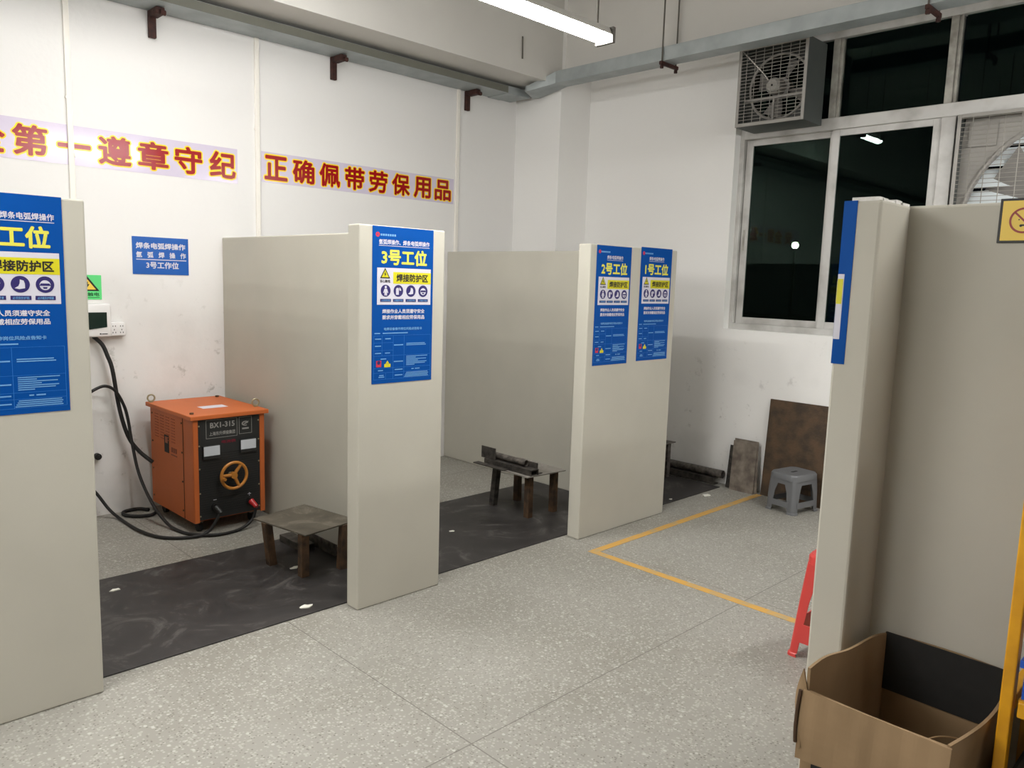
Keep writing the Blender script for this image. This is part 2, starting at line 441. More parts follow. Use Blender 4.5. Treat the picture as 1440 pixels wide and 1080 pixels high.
s1 = sash(-2.775, -2.06, .032, .055, .06)
MB().box(.024, .032, -2.092, -2.078, 1.86, 2.02, .002).build('latch', 'alu_old', s1)
sash(-3.457, -2.74, .002, .055, .05)
for a, b in ((-2.69, -2.06), (-3.445, -2.775), (-4.25, -3.535), (WY0, -4.33)):
    MB().box(fx0+.04, fx0+.045, a, b, 2.785, 3.325).build('upper_pane', 'glass', win)

# ------------------------------------------------------------------ exhaust fan in the upper bay
def make_fan(name, x_front, depth, y0, y1, z0, z1, nwy, nwz, blades, big):
    """boxed axial fan; front grille faces -x"""
    cy, cz = (y0+y1)/2, (z0+z1)/2; w_ = y1-y0; h_ = z1-z0
    r = empty(name, (x_front, cy, z0))
    hz = h_/2
    th = .012
    m = MB()
    m.box(0, depth, -w_/2, -w_/2+th, 0, h_).box(0, depth, w_/2-th, w_/2, 0, h_)
    m.box(0, depth, -w_/2+th, w_/2-th, 0, th).box(0, depth, -w_/2+th, w_/2-th, h_-th, h_)
    m.build('housing', 'fanbody', r)
    m = MB(); e = .022
    m.box(-.006, .006, -w_/2, -w_/2+e, 0, h_, .002).box(-.006, .006, w_/2-e, w_/2, 0, h_, .002)
    m.box(-.006, .006, -w_/2+e, w_/2-e, 0, e, .002).box(-.006, .006, -w_/2+e, w_/2-e, h_-e, h_, .002)
    m.build('front_frame', 'fanpale', r)
    R = min(w_, h_)*(.43 if not big else .48)
    # plate with a round opening
    n = 48; m = MB()
    px = depth*.45
    sq = []
    for i in range(n):
        a = 2*PI*i/n; c, s = math.cos(a), math.sin(a); k = 1/max(abs(c)/(w_/2-th), abs(s)/(h_/2-th)); sq.append((c*k, s*k))
    for i in range(n):
        j = (i+1) % n; a, b = 2*PI*i/n, 2*PI*j/n
        q = [m.bm.verts.new((px, R*math.cos(a), hz+R*math.sin(a))), m.bm.verts.new((px, R*math.cos(b), hz+R*math.sin(b))),
             m.bm.verts.new((px, sq[j][0], hz+sq[j][1])), m.bm.verts.new((px, sq[i][0], hz+sq[i][1]))]
        m.bm.faces.new(q)
        q2 = [m.bm.verts.new((px, R*math.cos(a), hz+R*math.sin(a))), m.bm.verts.new((px, R*math.cos(b), hz+R*math.sin(b))),
              m.bm.verts.new((depth*.8, R*math.cos(b), hz+R*math.sin(b))), m.bm.verts.new((depth*.8, R*math.cos(a), hz+R*math.sin(a)))]
        m.bm.faces.new(q2)
    bmesh.ops.remove_doubles(m.bm, verts=list(m.bm.verts), dist=.0004)
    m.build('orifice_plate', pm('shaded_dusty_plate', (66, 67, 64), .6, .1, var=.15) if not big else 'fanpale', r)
    MB().torus((px-.004, 0, hz), (1, 0, 0), R, .009 if not big else .014, 56, 8).build('orifice_ring', 'fanpale', r, True)
    rot = MB()
    for k in range(blades):
        a0 = 2*PI*k/blades + (.35 if not big else .62)
        pts = []
        for rr, da, tx in ((.30, -.22, .02), (.62, -.30, .035), (.93, -.26, .04), (.93, .30, -.02), (.62, .26, -.02), (.30, .2, -.01)):
            pts.append((px+.045+tx*(1.6 if big else 1), R*rr*math.cos(a0+da), hz+R*rr*math.sin(a0+da)))
        A = [rot.bm.verts.new(p) for p in pts]; B = [rot.bm.verts.new((p[0]+.004, p[1], p[2])) for p in pts]
        rot.bm.faces.new(A[::-1]); rot.bm.faces.new(B)
        for i in range(6): rot.bm.faces.new((A[i], A[(i+1) % 6], B[(i+1) % 6], B[i]))
    rot.cyl((px+.02, 0, hz), (px+.085, 0, hz), R*.3, n=24)
    rot.build('impeller', 'fanblade', r)
    if not big:
        mo = MB().cyl((px-.06, .02, hz), (px+.02, .02, hz), .055, .062, 24).cyl((px-.075, .02, hz), (px-.06, .02, hz), .04, .055, 24).build('motor', 'fanpale', r, True)
        MB().cyl((px-.078, .02, hz), (px-.074, .02, hz), .008, n=12).build('shaft_hole', 'hole', mo)
        m = MB().box(px-.03, px-.016, -w_/2+th, w_/2-th, hz-.082, hz-.066).box(px-.03, px-.016, .015, .03, th, hz-.082)
        m.build('motor_bracket', 'fanpale', r)
    m = MB()
    for i in range(1, nwy): m.cyl((-.002, -w_/2+w_*i/nwy, .01), (-.002, -w_/2+w_*i/nwy, h_-.01), .0021 if not big else .0024, n=6)
    for i in range(1, nwz): m.cyl((-.004, -w_/2+.01, h_*i/nwz), (-.004, w_/2-.01, h_*i/nwz), .0020 if not big else .002, n=6)
    m.build('wire_guard', 'wire', r)
    return r
fan = make_fan('exhaust_fan', -.05, .28, -2.668, -2.145, 2.735, 3.29, 8, 24, 4, False)
tag(fan, 'grey boxed exhaust fan with wire guard mounted above the left window sash', 'fan', 'exhaust fans in the window')
MB().tube([(.26, .36, .60), (.10, .33, .575), (.03, .26, .545), (.05, .17, .45), (.07, .09, .36), (.08, .05, .30)], .004, 8).build('motor_cord', 'pvc', fan, True)
fan2 = make_fan('exhaust_fan', .215, .20, -4.985, -3.565, 1.292, 2.695, 16, 52, 5, True)
tag(fan2, 'large exhaust fan with wire guard in the lower right window, behind the near partition', 'fan', 'exhaust fans in the window')
m = MB()
for k in range(10): m.hull([(a, b, c) for b in (-.66, .66) for a, c in ((.150, .05+.13*k), (.153, .05+.13*k), (.185, .165+.13*k), (.188, .165+.13*k))])
m.build('louvre_shutter', 'louvre', fan2)
MB().box(.078, .085, .50, .66, 1.21, 1.36).build('rating_card', 'fanpale', fan2)

# ------------------------------------------------------------------ outside in the dark
struct(MB().box(XB+.24, 40, -20, 20, -.2, -.02).build('trim_4', 'ground'))
sl = empty('street_lamp', (16.0, 5.12, -.02))
tag(sl, 'small bright street lamp far outside, seen through the left window pane', 'street lamp')
MB().cyl((0, 0, 0), (0, 0, 2.67), .05, .035, 10).build('pole', 'rod', sl)
MB().cyl((0, 0, 2.67), (0, 0, 2.73), .06, .12, 14).build('lamp_collar', 'rod', sl); MB().cyl((0, 0, 2.91), (0, 0, 2.99), .12, .03, 14).build('lamp_cap', 'rod', sl)
m = MB(); bmesh.ops.create_icosphere(m.bm, subdivisions=3, radius=.095, matrix=Matrix.Translation((0, 0, 2.82))); m.build('lamp_globe', 'outglow', sl, True)

# ------------------------------------------------------------------ cable trays, brackets, rods
def tray_section(m, p0, p1, wdir, w_, h_):
    """open cable tray: bottom and two upstands, swept from p0 to p1 (points on the underside's centre line)"""
    p0, p1, wd = Vector(p0), Vector(p1), Vector(wdir).normalized()
    up = Vector((0, 0, 1)); t = .004
    def slab(a0, a1, z0, z1):
        m.hull([p+wd*a+up*z for p in (p0, p1) for a in (a0, a1) for z in (z0, z1)])
    slab(-w_/2, w_/2, 0, t); slab(-w_/2, -w_/2+t, t, h_); slab(w_/2-t, w_/2, t, h_)
ta = empty('cable_tray', (-6, -.13, 3.16))
tag(ta, 'grey metal cable tray along the slogan wall, carried on dark red brackets', 'cable tray')
m = MB(); tray_section(m, (-6, 0, 0), (5.70, 0, 0), (0, 1, 0), .25, .05); m.build('tray_channel', 'galv', ta)
MB().box(-6, 5.70, -.129, .125, .05, .056).build('tray_lid', 'galv', ta)
MB().box(-6, 5.43, -.1325, -.1295, -.001, .053).build('front_strip', pm('dull_olive_strip', (112, 112, 102), .6), ta)
MB().box(5.43, 5.57, -.128, .128, -.004, .058).build('joint_sleeve', 'galv', ta)
tb = empty('cable_tray', (-.295, -.62, 3.22))
tag(tb, 'grey metal cable tray hung on rods, crossing in front of the windows', 'cable tray')
m = MB(); tray_section(m, (0, 0, 0), (0, -8.5, 0), (1, 0, 0), .15, .092); m.build('tray_channel', 'galv', tb)
MB().box(-.076, .076, -8.5, 0, .092, .097).build('tray_lid', 'galv', tb)
m = MB()
m.hull([(-.075, 0, 0), (.075, 0, 0), (-.075, 0, .095), (.075, 0, .095), (-.19, .22, -.055), (.06, .30, -.055), (-.19, .22, -.01), (.06, .30, -.01)])
m.hull([(-.19, .22, -.055), (.06, .30, -.055), (-.19, .22, -.008), (.06, .30, -.008), (-.19, .24, -.055), (-.19, .24, -.008), (.04, .37, -.055), (.04, .37, -.008)])
m.build('elbow', 'galv', tb)
BRK = [(-3.42, 'leftmost dark red bracket under the wall tray, above 第 and 章'), (-2.126, 'middle dark red bracket under the wall tray, right of a white conduit'), (-.815, 'dark red bracket under the wall tray nearest the corner')]
BRK[0] = (BRK[0][0], 'leftmost of the three dark red brackets holding up the wall tray')
br0 = None
for x, lab in BRK:
    if br0 is None:
        br0 = empty('tray_bracket', (x, 0, 3.0)); o = br0
        MB().box(-.022, .022, -.03, 0, 0, .16, .004).build('upright', 'redoxide', br0)
        a = MB().box(-.022, .03, -.15, -.03, .118, .158, .004).build('arm', 'redoxide', br0)
        MB().cyl((.0, -.155, .125), (.03, -.155, .125), .016, n=10).build('bolt', 'redoxide', a)
    else:
        o = copy_tree(br0); o.location = (x, 0, 3.0)
    tag(o, lab, 'bracket', 'tray brackets on the slogan wall')
HG = [(-1.70, 'threaded-rod hanger with rusty clamp under the tray, left of the fan'), (-3.53, 'threaded-rod hanger crossing the upper window at the right')]
hg0 = None
for y, lab in HG:
    if hg0 is None:
        hg0 = empty('rod_hanger', (-.295, y, 3.19)); o = hg0
        MB().cyl((-.088, 0, -.03), (-.088, 0, CEIL-3.19), .006, n=8).build('rod', 'rod', hg0)
        MB().cyl((.092, 0, -.03), (.092, 0, CEIL-3.19), .006, n=8).build('rod', 'rod', hg0)
        MB().box(-.108, .112, -.012, .012, -.004, .022, .003).build('crossbar', 'redoxide', hg0)
        MB().cyl((-.088, 0, -.028), (-.088, 0, -.006), .014, n=6).build('nut', 'redoxide', hg0); MB().cyl((.092, 0, -.028), (.092, 0, -.006), .014, n=6).build('nut', 'redoxide', hg0)
    else:
        o = copy_tree(hg0); o.location = (-.295, y, 3.19)
    tag(o, lab, 'hanger', 'tray hangers')
tag(MB().cyl((-.70, -.553, 3.36), (-.705, -.553, 3.53), .006, n=8).build('rod_stub', 'rod'), 'short steel rod stub on the beam below the lit lamp', 'rod')

# conduits on the slogan wall
CON = [(-3.905, 'white plastic conduit crossing the slogan at its left'), (-2.727, 'white plastic conduit between the two slogan strips'), (-.907, 'white plastic conduit right of the last slogan character')]
c0 = None
for x, lab in CON:
    if c0 is None:
        c0 = empty('wall_conduit', (x, 0, 0)); o = c0
        MB().box(-.016, .016, -.016, 0, 1.2, 3.16, .003).build('trunking', 'pvc', c0)
        MB().box(-.021, -.010, -.020, 0, 2.55, 2.565).build('clip', 'pvc', c0); MB().box(.012, .021, -.020, 0, 2.22, 2.24).build('clip', 'pvc', c0)
    else:
        o = copy_tree(c0); o.location = (x, 0, 0)
    tag(o, lab, 'conduit', 'conduits on the slogan wall')

# ------------------------------------------------------------------ lamps
def make_lamp(L=1.05):
    r = empty('tube_lamp', (0, 0, 2.66))
    MB().hull([(x, y, z) for x in (-L/2, L/2) for y, z in ((-.05, .025), (.05, .025), (-.03, .06), (.03, .06))]).build('housing', 'lamphousing', r)
    pr = [(.046*math.cos(PI+PI*i/10), .024+.030*math.sin(PI+PI*i/10)) for i in range(11)]
    MB().prism(pr, lambda u, v, t: (t, u, v), -L/2+.015, L/2-.015).build('lit_diffuser', 'tube', r)
    for s in (-1, 1):
        MB().box(s*L/2-.01, s*L/2+.01, -.052, .052, -.008, .062, .003).build('end_cap', 'lampcap', r)
        MB().cyl((s*(L/2-.06), 0, .06), (s*(L/2-.06), 0, CEIL-2.66), .005, n=8).build('hanging_rod', 'rod', r)
    return r
lamp = make_lamp()
lamp.location = (-2.985, -2.865, 2.66)
tag(lamp, 'lit white tube lamp hung on rods at the top of the picture', 'lamp', 'tube lamps')
for (x, y, z), k, lab in (((-5.25, -2.75, 2.66), 1.001, 'lit tube lamp left of the frame, hung crosswise and nearest the welder stall'),
                          ((-7.3, -2.3, 2.66), 1.001, 'added fill tube lamp far left of the frame, hung crosswise near the slogan wall'),  # unseen fill lamp, added to brighten the left-facing panels
                          ((-2.65, -5.9, 2.66), 1, 'lit tube lamp behind the near partition, above the frame'),
                          ((-6.8, -3.75, 2.66), 1.001, 'added fill tube lamp left of the frame, hung crosswise over the aisle'),  # added out of view to light the near partition's end and side
                          ((-3.9, -1.45, 3.575), 1.001, 'added fill tube lamp hung high above the stalls, out of frame'),  # added to light the stall interiors; height keeps its reflection behind the transom
                          ((-8.7, -1.40, 2.66), 1.001, 'added fill tube lamp deep in the workshop, close to the slogan wall'),  # unseen extra lamp, added for stronger light from the left
                          ((-8.9, -3.40, 2.66), 1.001, 'added fill tube lamp deep in the workshop, over the aisle'),  # second deep lamp added out of view, same light from the left
                          ((-.62, -4.75, 2.66), 1.1, 'added fill tube lamp behind the near partition, beside the window wall'),  # unseen lamp added to brighten the window wall
                          ((-2.96, -1.71, 3.20), .46, 'short lit tube lamp above the frame, mirrored in the window glass')):
    o = copy_tree(lamp); o.location = (x, y, z); o.scale = (k, 1, 1)
    if k == 1.001: o.rotation_euler.z = PI/2
    if z > 3:
        for ch in o.children:
            if ch.name.startswith('hanging_rod'): q = (CEIL-z-.06)/(CEIL-2.66-.06); ch.scale = (1, 1, q); ch.location.z = .06*(1-q)
    tag(o, lab, 'lamp', 'tube lamps')

# ------------------------------------------------------------------ partitions
D = -2.274; T = .092
def partition(name, label, boxes):
    r = empty(name, (boxes[0][1][0], boxes[0][1][2], 0)); r.location = (0, 0, 0)
    for nm, b in boxes: MB().box(*b, 0, H, .007, 2).build(nm, 'cream', r)
    return tag(r, label, 'partition', 'cream booth partitions')
partition('booth_partition', 'cream partition at the left edge of the picture, beside the welder stall',
          [('end_panel', (-5.4, -4.497, D, D+T)), ('side_panel', (-4.597, -4.497, D+T-.009, 0))])
partition('booth_partition', 'cream partition with the 3号工位 poster, right of the orange welder',
          [('end_panel', (-3.388, -2.894, D, D+T)), ('side_panel', (-2.99, -2.894, D+T-.009, 0))])
partition('booth_partition', 'cream partition carrying the 2号工位 and 1号工位 posters side by side',
          [('end_panel', (-1.793, -.894, D, D+T)), ('side_panel', (-.99, -.894, D+T-.009, 0))])
P0 = partition('booth_partition', 'near cream partition at the right, behind the cardboard box',
          [('end_panel', (-3.312, -1.9, -4.483, -4.39)), ('side_panel', (-3.118, -3.02, -7.2, -4.474))])
m = MB()
for k in range(9):
    x = -3.31+.022*k
    m.box(x, x+.03, -4.478+random.uniform(0, .01), -4.40+random.uniform(-.01, .008), H-.002, H+.004+random.uniform(0, .006))
m.build('plaster_edge', 'plaster', P0)

# ------------------------------------------------------------------ posters
def poster(x0, ztop, w_, h_, y, header, hu, number, label, group, rz=0, full=True, umax=.96, loc=None, lean=0):
    r = empty('station_poster', loc or (x0+w_/2, y, ztop-h_), rz)
    tag(r, label, 'poster', group)
    HR = .722 if not full else h_
    X = lambda u: -w_/2+u*w_
    Z = lambda v: h_-v*HR
    f = lambda u0, u1, v0, v1: rect(X(u0), X(u1), Z(v1), Z(v0))
    MB().box(-w_/2, w_/2, -.0012, 0, 0, h_).build('sheet', 'blue', r)
    e1, e2, e3, e4 = -.0018, -.0024, -.0030, -.0036
    lg = flat(disc(X(.08), Z(.052), .011), e1).build('logo', 'redprint', r)
    flat([(X(.07), Z(.058)), (X(.08), Z(.043)), (X(.09), Z(.058)), (X(.083), Z(.056)), (X(.08), Z(.05)), (X(.077), Z(.056))], e2).build('logo_mark', 'blue', lg)
    m = MB()
    for k in range(7): m.prism(f(.125+.036*k, .125+.036*k+.026, .046, .059), lambda u, v, t: (u, t, v), e1, e1+.0003)
    m.build('institute_text', 'ltblue', r)
    text_part('header_text', header, X(hu[0]), X(hu[1]), Z(.112), Z(.080), e1, 'white', r, .02)
    flat(f(hu[0], hu[1], .118, .121), e1).build('header_rule', 'white', r)
    text_part('station_number', number, X(.14), X(.89), Z(.240), Z(.138), e1, 'lemon', r, .035)
    sp = flat(f(.075, umax, .258, .492), e1).build('safety_panel', 'white', r)
    flat(f(.33, umax, .283, .357), e2).build('title_band', 'yellow', sp)
    text_part('zone_text', '焊接防护区', X(.38), X(.91) if umax > .93 else X(.865), Z(.345), Z(.294), e3, 'black', sp, .03)
    cx, cz = X(.20), Z(.325)
    tr = flat([(cx-.028, cz), (cx+.028, cz), (cx, cz+.048)], e2).build('warning_triangle', 'black', sp)
    m = flat([(cx-.020, cz+.005), (cx+.020, cz+.005), (cx, cz+.039)], e3); m.build('triangle_fill', 'yellow', tr)
    m = flat([(cx+.002, cz+.033), (cx-.006, cz+.018), (cx-.001, cz+.018), (cx-.003, cz+.007), (cx+.006, cz+.021), (cx+.001, cz+.021)], e4); m.build('bolt_symbol', 'black', tr)
    text_part('warning_text', '当心触电', X(.12), X(.28), Z(.352), Z(.332), e2, 'black', sp, .02)
    W = lambda pts, c: [(c[0]+a, c[1]+b) for a, b in pts]
    shapes = [
        [disc(0, .0165, .006, 14), [(-.007, .009), (.007, .009), (.014, -.009), (.010, -.011), (.007, -.002), (.007, -.022), (.001, -.022), (0, -.009), (-.001, -.022), (-.007, -.022), (-.007, -.002), (-.010, -.011), (-.014, -.009)]],
        [[(-.014, -.018), (-.014, .010), (-.008, .014), (-.001, .014), (.002, .010), (.002, -.018)], [(.005, .016), (.012, .012), (.016, .002), (.010, .000), (.005, .004)]],
        [[(-.017, -.013), (-.006, -.006), (-.002, .003), (-.001, .016), (.010, .012), (.013, .002), (.013, -.013), (-.004, -.016)]],
        [disc(0, -.002, .0165, 24), ],
    ]
    for k, u in enumerate((.21, .415, .622, .828)):
        if u+.08 > umax: u = umax-.085
        c = (X(u), Z(.403))
        pd = flat(disc(c[0], c[1], .0275), e2).build('pictogram_disc', 'indigo', sp)
        m = MB()
        for s in shapes[k]: m.prism(W(s, c), lambda a, b, t: (a, t, b), e3, e3+.0002)
        m.build('pictogram_symbol', 'white', pd)
        if k == 3:
            m = flat(W([(-.017, -.004), (.017, -.004), (.013, .004), (-.013, .004)], c), e4)
            m.prism(W([(-.007, -.008), (.007, -.008), (.005, -.014), (-.005, -.014)], c), lambda a, b, t: (a, t, b), e4, e4+.0002)
            m.build('goggles_mark', 'indigo', pd)
        cb = flat(rect(c[0]-.030, c[0]+.030, Z(.474), Z(.455)), e2).build('caption_bar', 'indigo', sp)
        text_part('caption_text', ('必须穿防护服', '必须戴防护手套', '必须穿防护鞋', '必须戴防护眼镜')[k], c[0]-.024, c[0]+.024, Z(.471), Z(.459), e3, 'ltblue', cb, .01)
    text_part('notice_text', '焊接作业人员须遵守安全', X(.16), X(.86), Z(.548), Z(.520), e1, 'white', r, .03)
    text_part('notice_text', '要求并穿戴相应劳保用品', X(.16), X(.86), Z(.587), Z(.559) if full else Z(.560), e1, 'white', r, .03) if full else None
    if not full: return r
    text_part('card_title', '电焊设备操作岗位风险点告知卡', X(.19), X(.82), Z(.657), Z(.638), e1, 'ltblue', r, .025)
    # risk-card table: ruled grid and rows of print too fine to read
    g = MB(); q = lambda u0, u1, v0, v1: g.prism(f(u0, u1, v0, v1), lambda u, v, t: (u, t, v), e1, e1+.0003)
    L_ = .003; t_ = .0012
    for v in (.690, .820, .900, .930, .972): q(.03, .97, v, v+t_)
    for v in (.735, .785): q(.03, .34, v, v+t_)
    for u, v0, v1 in ((.03, .69, .972), (.97, .69, .972), (.34, .69, .972), (.52, .69, .972), (.16, .69, .82), (.22, .93, .972)): q(u, u+L_, v0, v1)
    g.build('card_table', 'midblue', r)
    p = MB(); q = lambda u0, u1, v, hh=.006: p.prism(f(u0, u1, v, v+hh), lambda u, v2, t: (u, t, v2), e1, e1+.0003)
    q(.04, .13, .672); q(.17, .58, .672)
    for v in (.708, .754, .800): q(.05, .145, v)
    q(.21, .30, .708); q(.21, .29, .800)
    for v in (.75, .858): q(.355, .505, v)
    q(.37, .50, .911); q(.37, .50, .948)
    q(.14, .23, .838); q(.10, .18, .912); q(.12, .19, .944); q(.11, .20, .955)
    rr = random.Random(3)
    for v in (.743, .753): q(.56, .86+rr.uniform(0, .06), v, .005)
    for i in range(7): q(.56, (.92, .72, .9, .76, .91, .88, .70)[i], .828+.0095*i, .0045)
    q(.65, .69, .912); q(.71, .79, .912)
    for i in range(4): q(.56-.01*i, .93+.01*(i % 2), .936+.009*i, .0045)
    p.build('card_text', 'ltblue', r)
    a = flat(f(.07, .15, .851, .892), e1).build('prohibition_symbol', 'redprint', r)
    flat(disc(X(.11), Z(.864), .009), e2).build('prohibition_mark', 'indigo', a)
    a = flat(f(.20, .30, .874, .895), e1).build('caution_symbol', 'yellow', r)
    flat([(X(.22), Z(.873)), (X(.28), Z(.873)), (X(.25), Z(.852))], e1).build('caution_mark', 'yellow', a)
    return r
PG = 'blue station posters'
FY = D-.0005
LONG, SHORT = '氩弧焊操作、焊条电弧焊操作', '焊条电弧焊操作'
poster(-4.569-.35, 1.801, .35, .725, FY, LONG, (.10, .93), '4号工位', 'blue station poster on the leftmost partition, cut off by the picture edge', PG)
poster(-3.318, 1.797, .350, .721, FY, LONG, (.10, .93), '3号工位', 'blue station poster reading 3号工位 on the middle partition', PG)
poster(-1.735, 1.796, .338, .721, FY, SHORT, (.29, .75), '2号工位', 'blue station poster reading 2号工位, left of the pair', PG)
poster(-1.297, 1.806, .340, .723, FY, SHORT, (.26, .74), '1号工位', 'blue station poster reading 1号工位, right of the pair', PG)
# poster wrapped round the near partition's end
pw = .31
p0 = poster(0, 1.8, pw, .42, 0, SHORT, (.27, .73), '1号工位', 'blue poster wrapped round the end of the near partition', PG, rz=PI, full=False, umax=.999,
            loc=(-3.312+pw/2, -4.3895, 1.38))
wr = MB().box(pw/2, pw/2+.0014, 0, .034, 0, .42).build('wrapped_edge', 'blue', p0)
hh = lambda v: .42-v*.722
MB().box(pw/2+.0014, pw/2+.002, 0, .016, hh(.492), hh(.258)).build('wrapped_white', 'white', wr)
MB().box(pw/2+.002, pw/2+.0026, 0, .014, hh(.365), hh(.275)).build('wrapped_yellow', 'yellow', wr)

# ------------------------------------------------------------------ slogan strips
def slogan(x0, x1, z0, z1, chars, label):
    r = empty('slogan_strip', ((x0+x1)/2, -.0005, z0)); o = (x0+x1)/2
    tag(r, label, 'banner', 'red slogan strips')
    MB().box(x0-o, x1-o, -.0012, 0, 0, z1-z0).build('clear_film', 'film', r)
    for c, a, b, s, t in chars:
        k = text_part('character', c, a-o, b-o, s-z0, t-z0, -.0018, 'slogan_yellow', r, .075, ref=.03)
        text_part('red_face', c, a-o, b-o, s-z0, t-z0, -.0026, 'slogan_red', k, .03)
    return r
zc = (2.198, 2.372)
slogan(-4.95, -2.872, 2.172, 2.402, [('安', -4.72, -4.53, *zc), ('全', -4.428, -4.238, *zc), ('第', -4.205, -4.025, *zc), ('一', -3.975, -3.795, 2.270, 2.296), ('遵', -3.754, -3.563, *zc), ('章', -3.525, -3.335, *zc), ('守', -3.298, -3.115, *zc), ('纪', -3.068, -2.885, *zc)],
       'red slogan strip 安全第一遵章守纪 on the wall at the left')
xs = [-2.675+.2185*i for i in range(8)]
slogan(-2.697, -.937, 2.205, 2.415, [(c, x, x+.178, 2.225, 2.395) for c, x in zip('正确佩带劳保用品', xs)],
       'red slogan strip 正确佩带劳保用品 on the wall near the corner')

# ------------------------------------------------------------------ signs
sg = empty('wall_sign', (-3.40, -.0005, 1.538)); tag(sg, 'small blue sign reading 3号工作位 on the wall above the orange welder', 'sign')
MB().box(-.177, .177, -.003, 0, 0, .238).build('sheet', 'bluedeep', sg)
text_part('sign_text', '焊条电弧焊操作', -.155, .157, .162, .202, -.0036, 'white', sg, .03)
m = MB()
for i, c in enumerate('氩弧焊操作'): text_bm(m, c, -.155+.0695*i, -.155+.0695*i+.037, .106, .144, -.0036, .03)
m.build('sign_text', 'white', sg)
flat(rect(-.155, .162, .092, .097), -.0036).build('sign_rule', 'white', sg)
text_part('station_text', '3号工作位', -.095, .112, .038, .082, -.0036, 'white', sg, .03)
gs = empty('safety_sign', (-3.845, -.0005, 1.375)); tag(gs, 'green electric shock warning sign above the white switch box', 'sign')
MB().box(-.08, .08, -.002, 0, 0, .15).build('sheet', 'green', gs)
tr = flat([(-.068, .052), (.068, .052), (0, .142)], -.0026).build('warning_triangle', 'black', gs)
flat([(-.048, .061), (.048, .061), (0, .124)], -.0032).build('triangle_fill', 'signyellow', tr)
flat([(.004, .112), (-.012, .088), (-.002, .088), (-.006, .066), (.012, .094), (.002, .094)], -.0038).build('bolt_symbol', 'black', tr)
text_part('sign_text', '当心触电', -.066, .066, .020, .044, -.0026, 'greenprint', gs, .03)
flat(rect(-.066, .066, .010, .014), -.0026).build('sign_rule', 'greenprint', gs)
ns = empty('safety_sign', (-3.1185, -4.83, 1.700), -PI/2); tag(ns, 'yellow prohibition sign with black border at the top right edge', 'sign')
MB().box(-.135, .135, -.003, 0, 0, .108, .001).build('border', 'black', ns)
ys = MB().box(-.1285, .1285, -.0036, -.003, .006, .102).build('sheet', 'signyellow', ns)
m = MB(); n = 40; R1, R2 = .031, .0262; cx, cz = -.0812, .054
for i in range(n):
    a, b = 2*PI*i/n, 2*PI*(i+1)/n
    m.prism([(cx+R2*math.cos(a), cz+R2*math.sin(a)), (cx+R1*math.cos(a), cz+R1*math.sin(a)), (cx+R1*math.cos(b), cz+R1*math.sin(b)), (cx+R2*math.cos(b), cz+R2*math.sin(b))], lambda u, v, t: (u, t, v), -.0042, -.0039)
m.prism([(cx-.0208, cz+.0178), (cx-.0178, cz+.0208), (cx+.0208, cz-.0178), (cx+.0178, cz-.0208)], lambda u, v, t: (u, t, v), -.0042, -.0039)
m.build('prohibition_ring', 'signred', ns)
m = flat(disc(cx-.005, cz-.0125, .0032, 12), -.0040); m.prism(rect(cx-.004, cx+.012, cz-.0135, cz-.0095), lambda u, v, t: (u, t, v), -.0040, -.0038)
m.prism(disc(cx+.002, cz+.010, .002, 10), lambda u, v, t: (u, t, v), -.0040, -.0038).prism(disc(cx-.010, cz+.002, .0016, 10), lambda u, v, t: (u, t, v), -.0040, -.0038)
m.build('prohibition_symbol', 'black', ns)

# ------------------------------------------------------------------ switch box, socket
db = empty('switch_box', (-3.865, 0, 1.148)); tag(db, 'white switch box with dark green cover window on the wall beside the left partition', 'switch box')
MB().box(-.125, .125, -.085, 0, 0, .205, .012, 3).build('case', 'whiteplastic', db, True)
MB().prism([(-.115, .055), (0, .048), (.098, .062), (.098, .152), (-.115, .152)], lambda u, v, t: (u, t, v), -.089, -.083).build('cover_window', 'darkglass', db)
MB().prism(rect(.055, .064, .016, .024), lambda u, v, t: (u, t, v), -.0862, -.085).prism(rect(.067, .10, .017, .022), lambda u, v, t: (u, t, v), -.0862, -.085).build('case_mark', 'black', db)
so = empty('wall_socket', (-3.693, 0, 1.150)); tag(so, 'white double wall socket right of the white switch box', 'socket')
MB().box(-.046, .046, -.05, 0, 0, .086, .006, 3).build('socket_plate', 'whiteplastic', so, True)
m = MB()
for x in (-.022, .022):
    for dx, z in ((-.007, .062), (.007, .062), (0, .040), (-.008, .022), (.008, .022)): m.box(x+dx-.002, x+dx+.002, -.0512, -.049, z-.004, z+.004)
m.build('socket_holes', 'hole', so)
kn = empty('wall_plug', (-3.83, 0, .39)); tag(kn, 'small black pipe stub low on the wall beside the left partition', 'plug')
MB().cyl((0, 0, 0), (0, -.035, 0), .02, n=14).build('stub', 'rubber', kn)
MB().cyl((0, -.035, 0), (0, -.05, 0), .013, n=14).build('cap', 'rubber', kn)

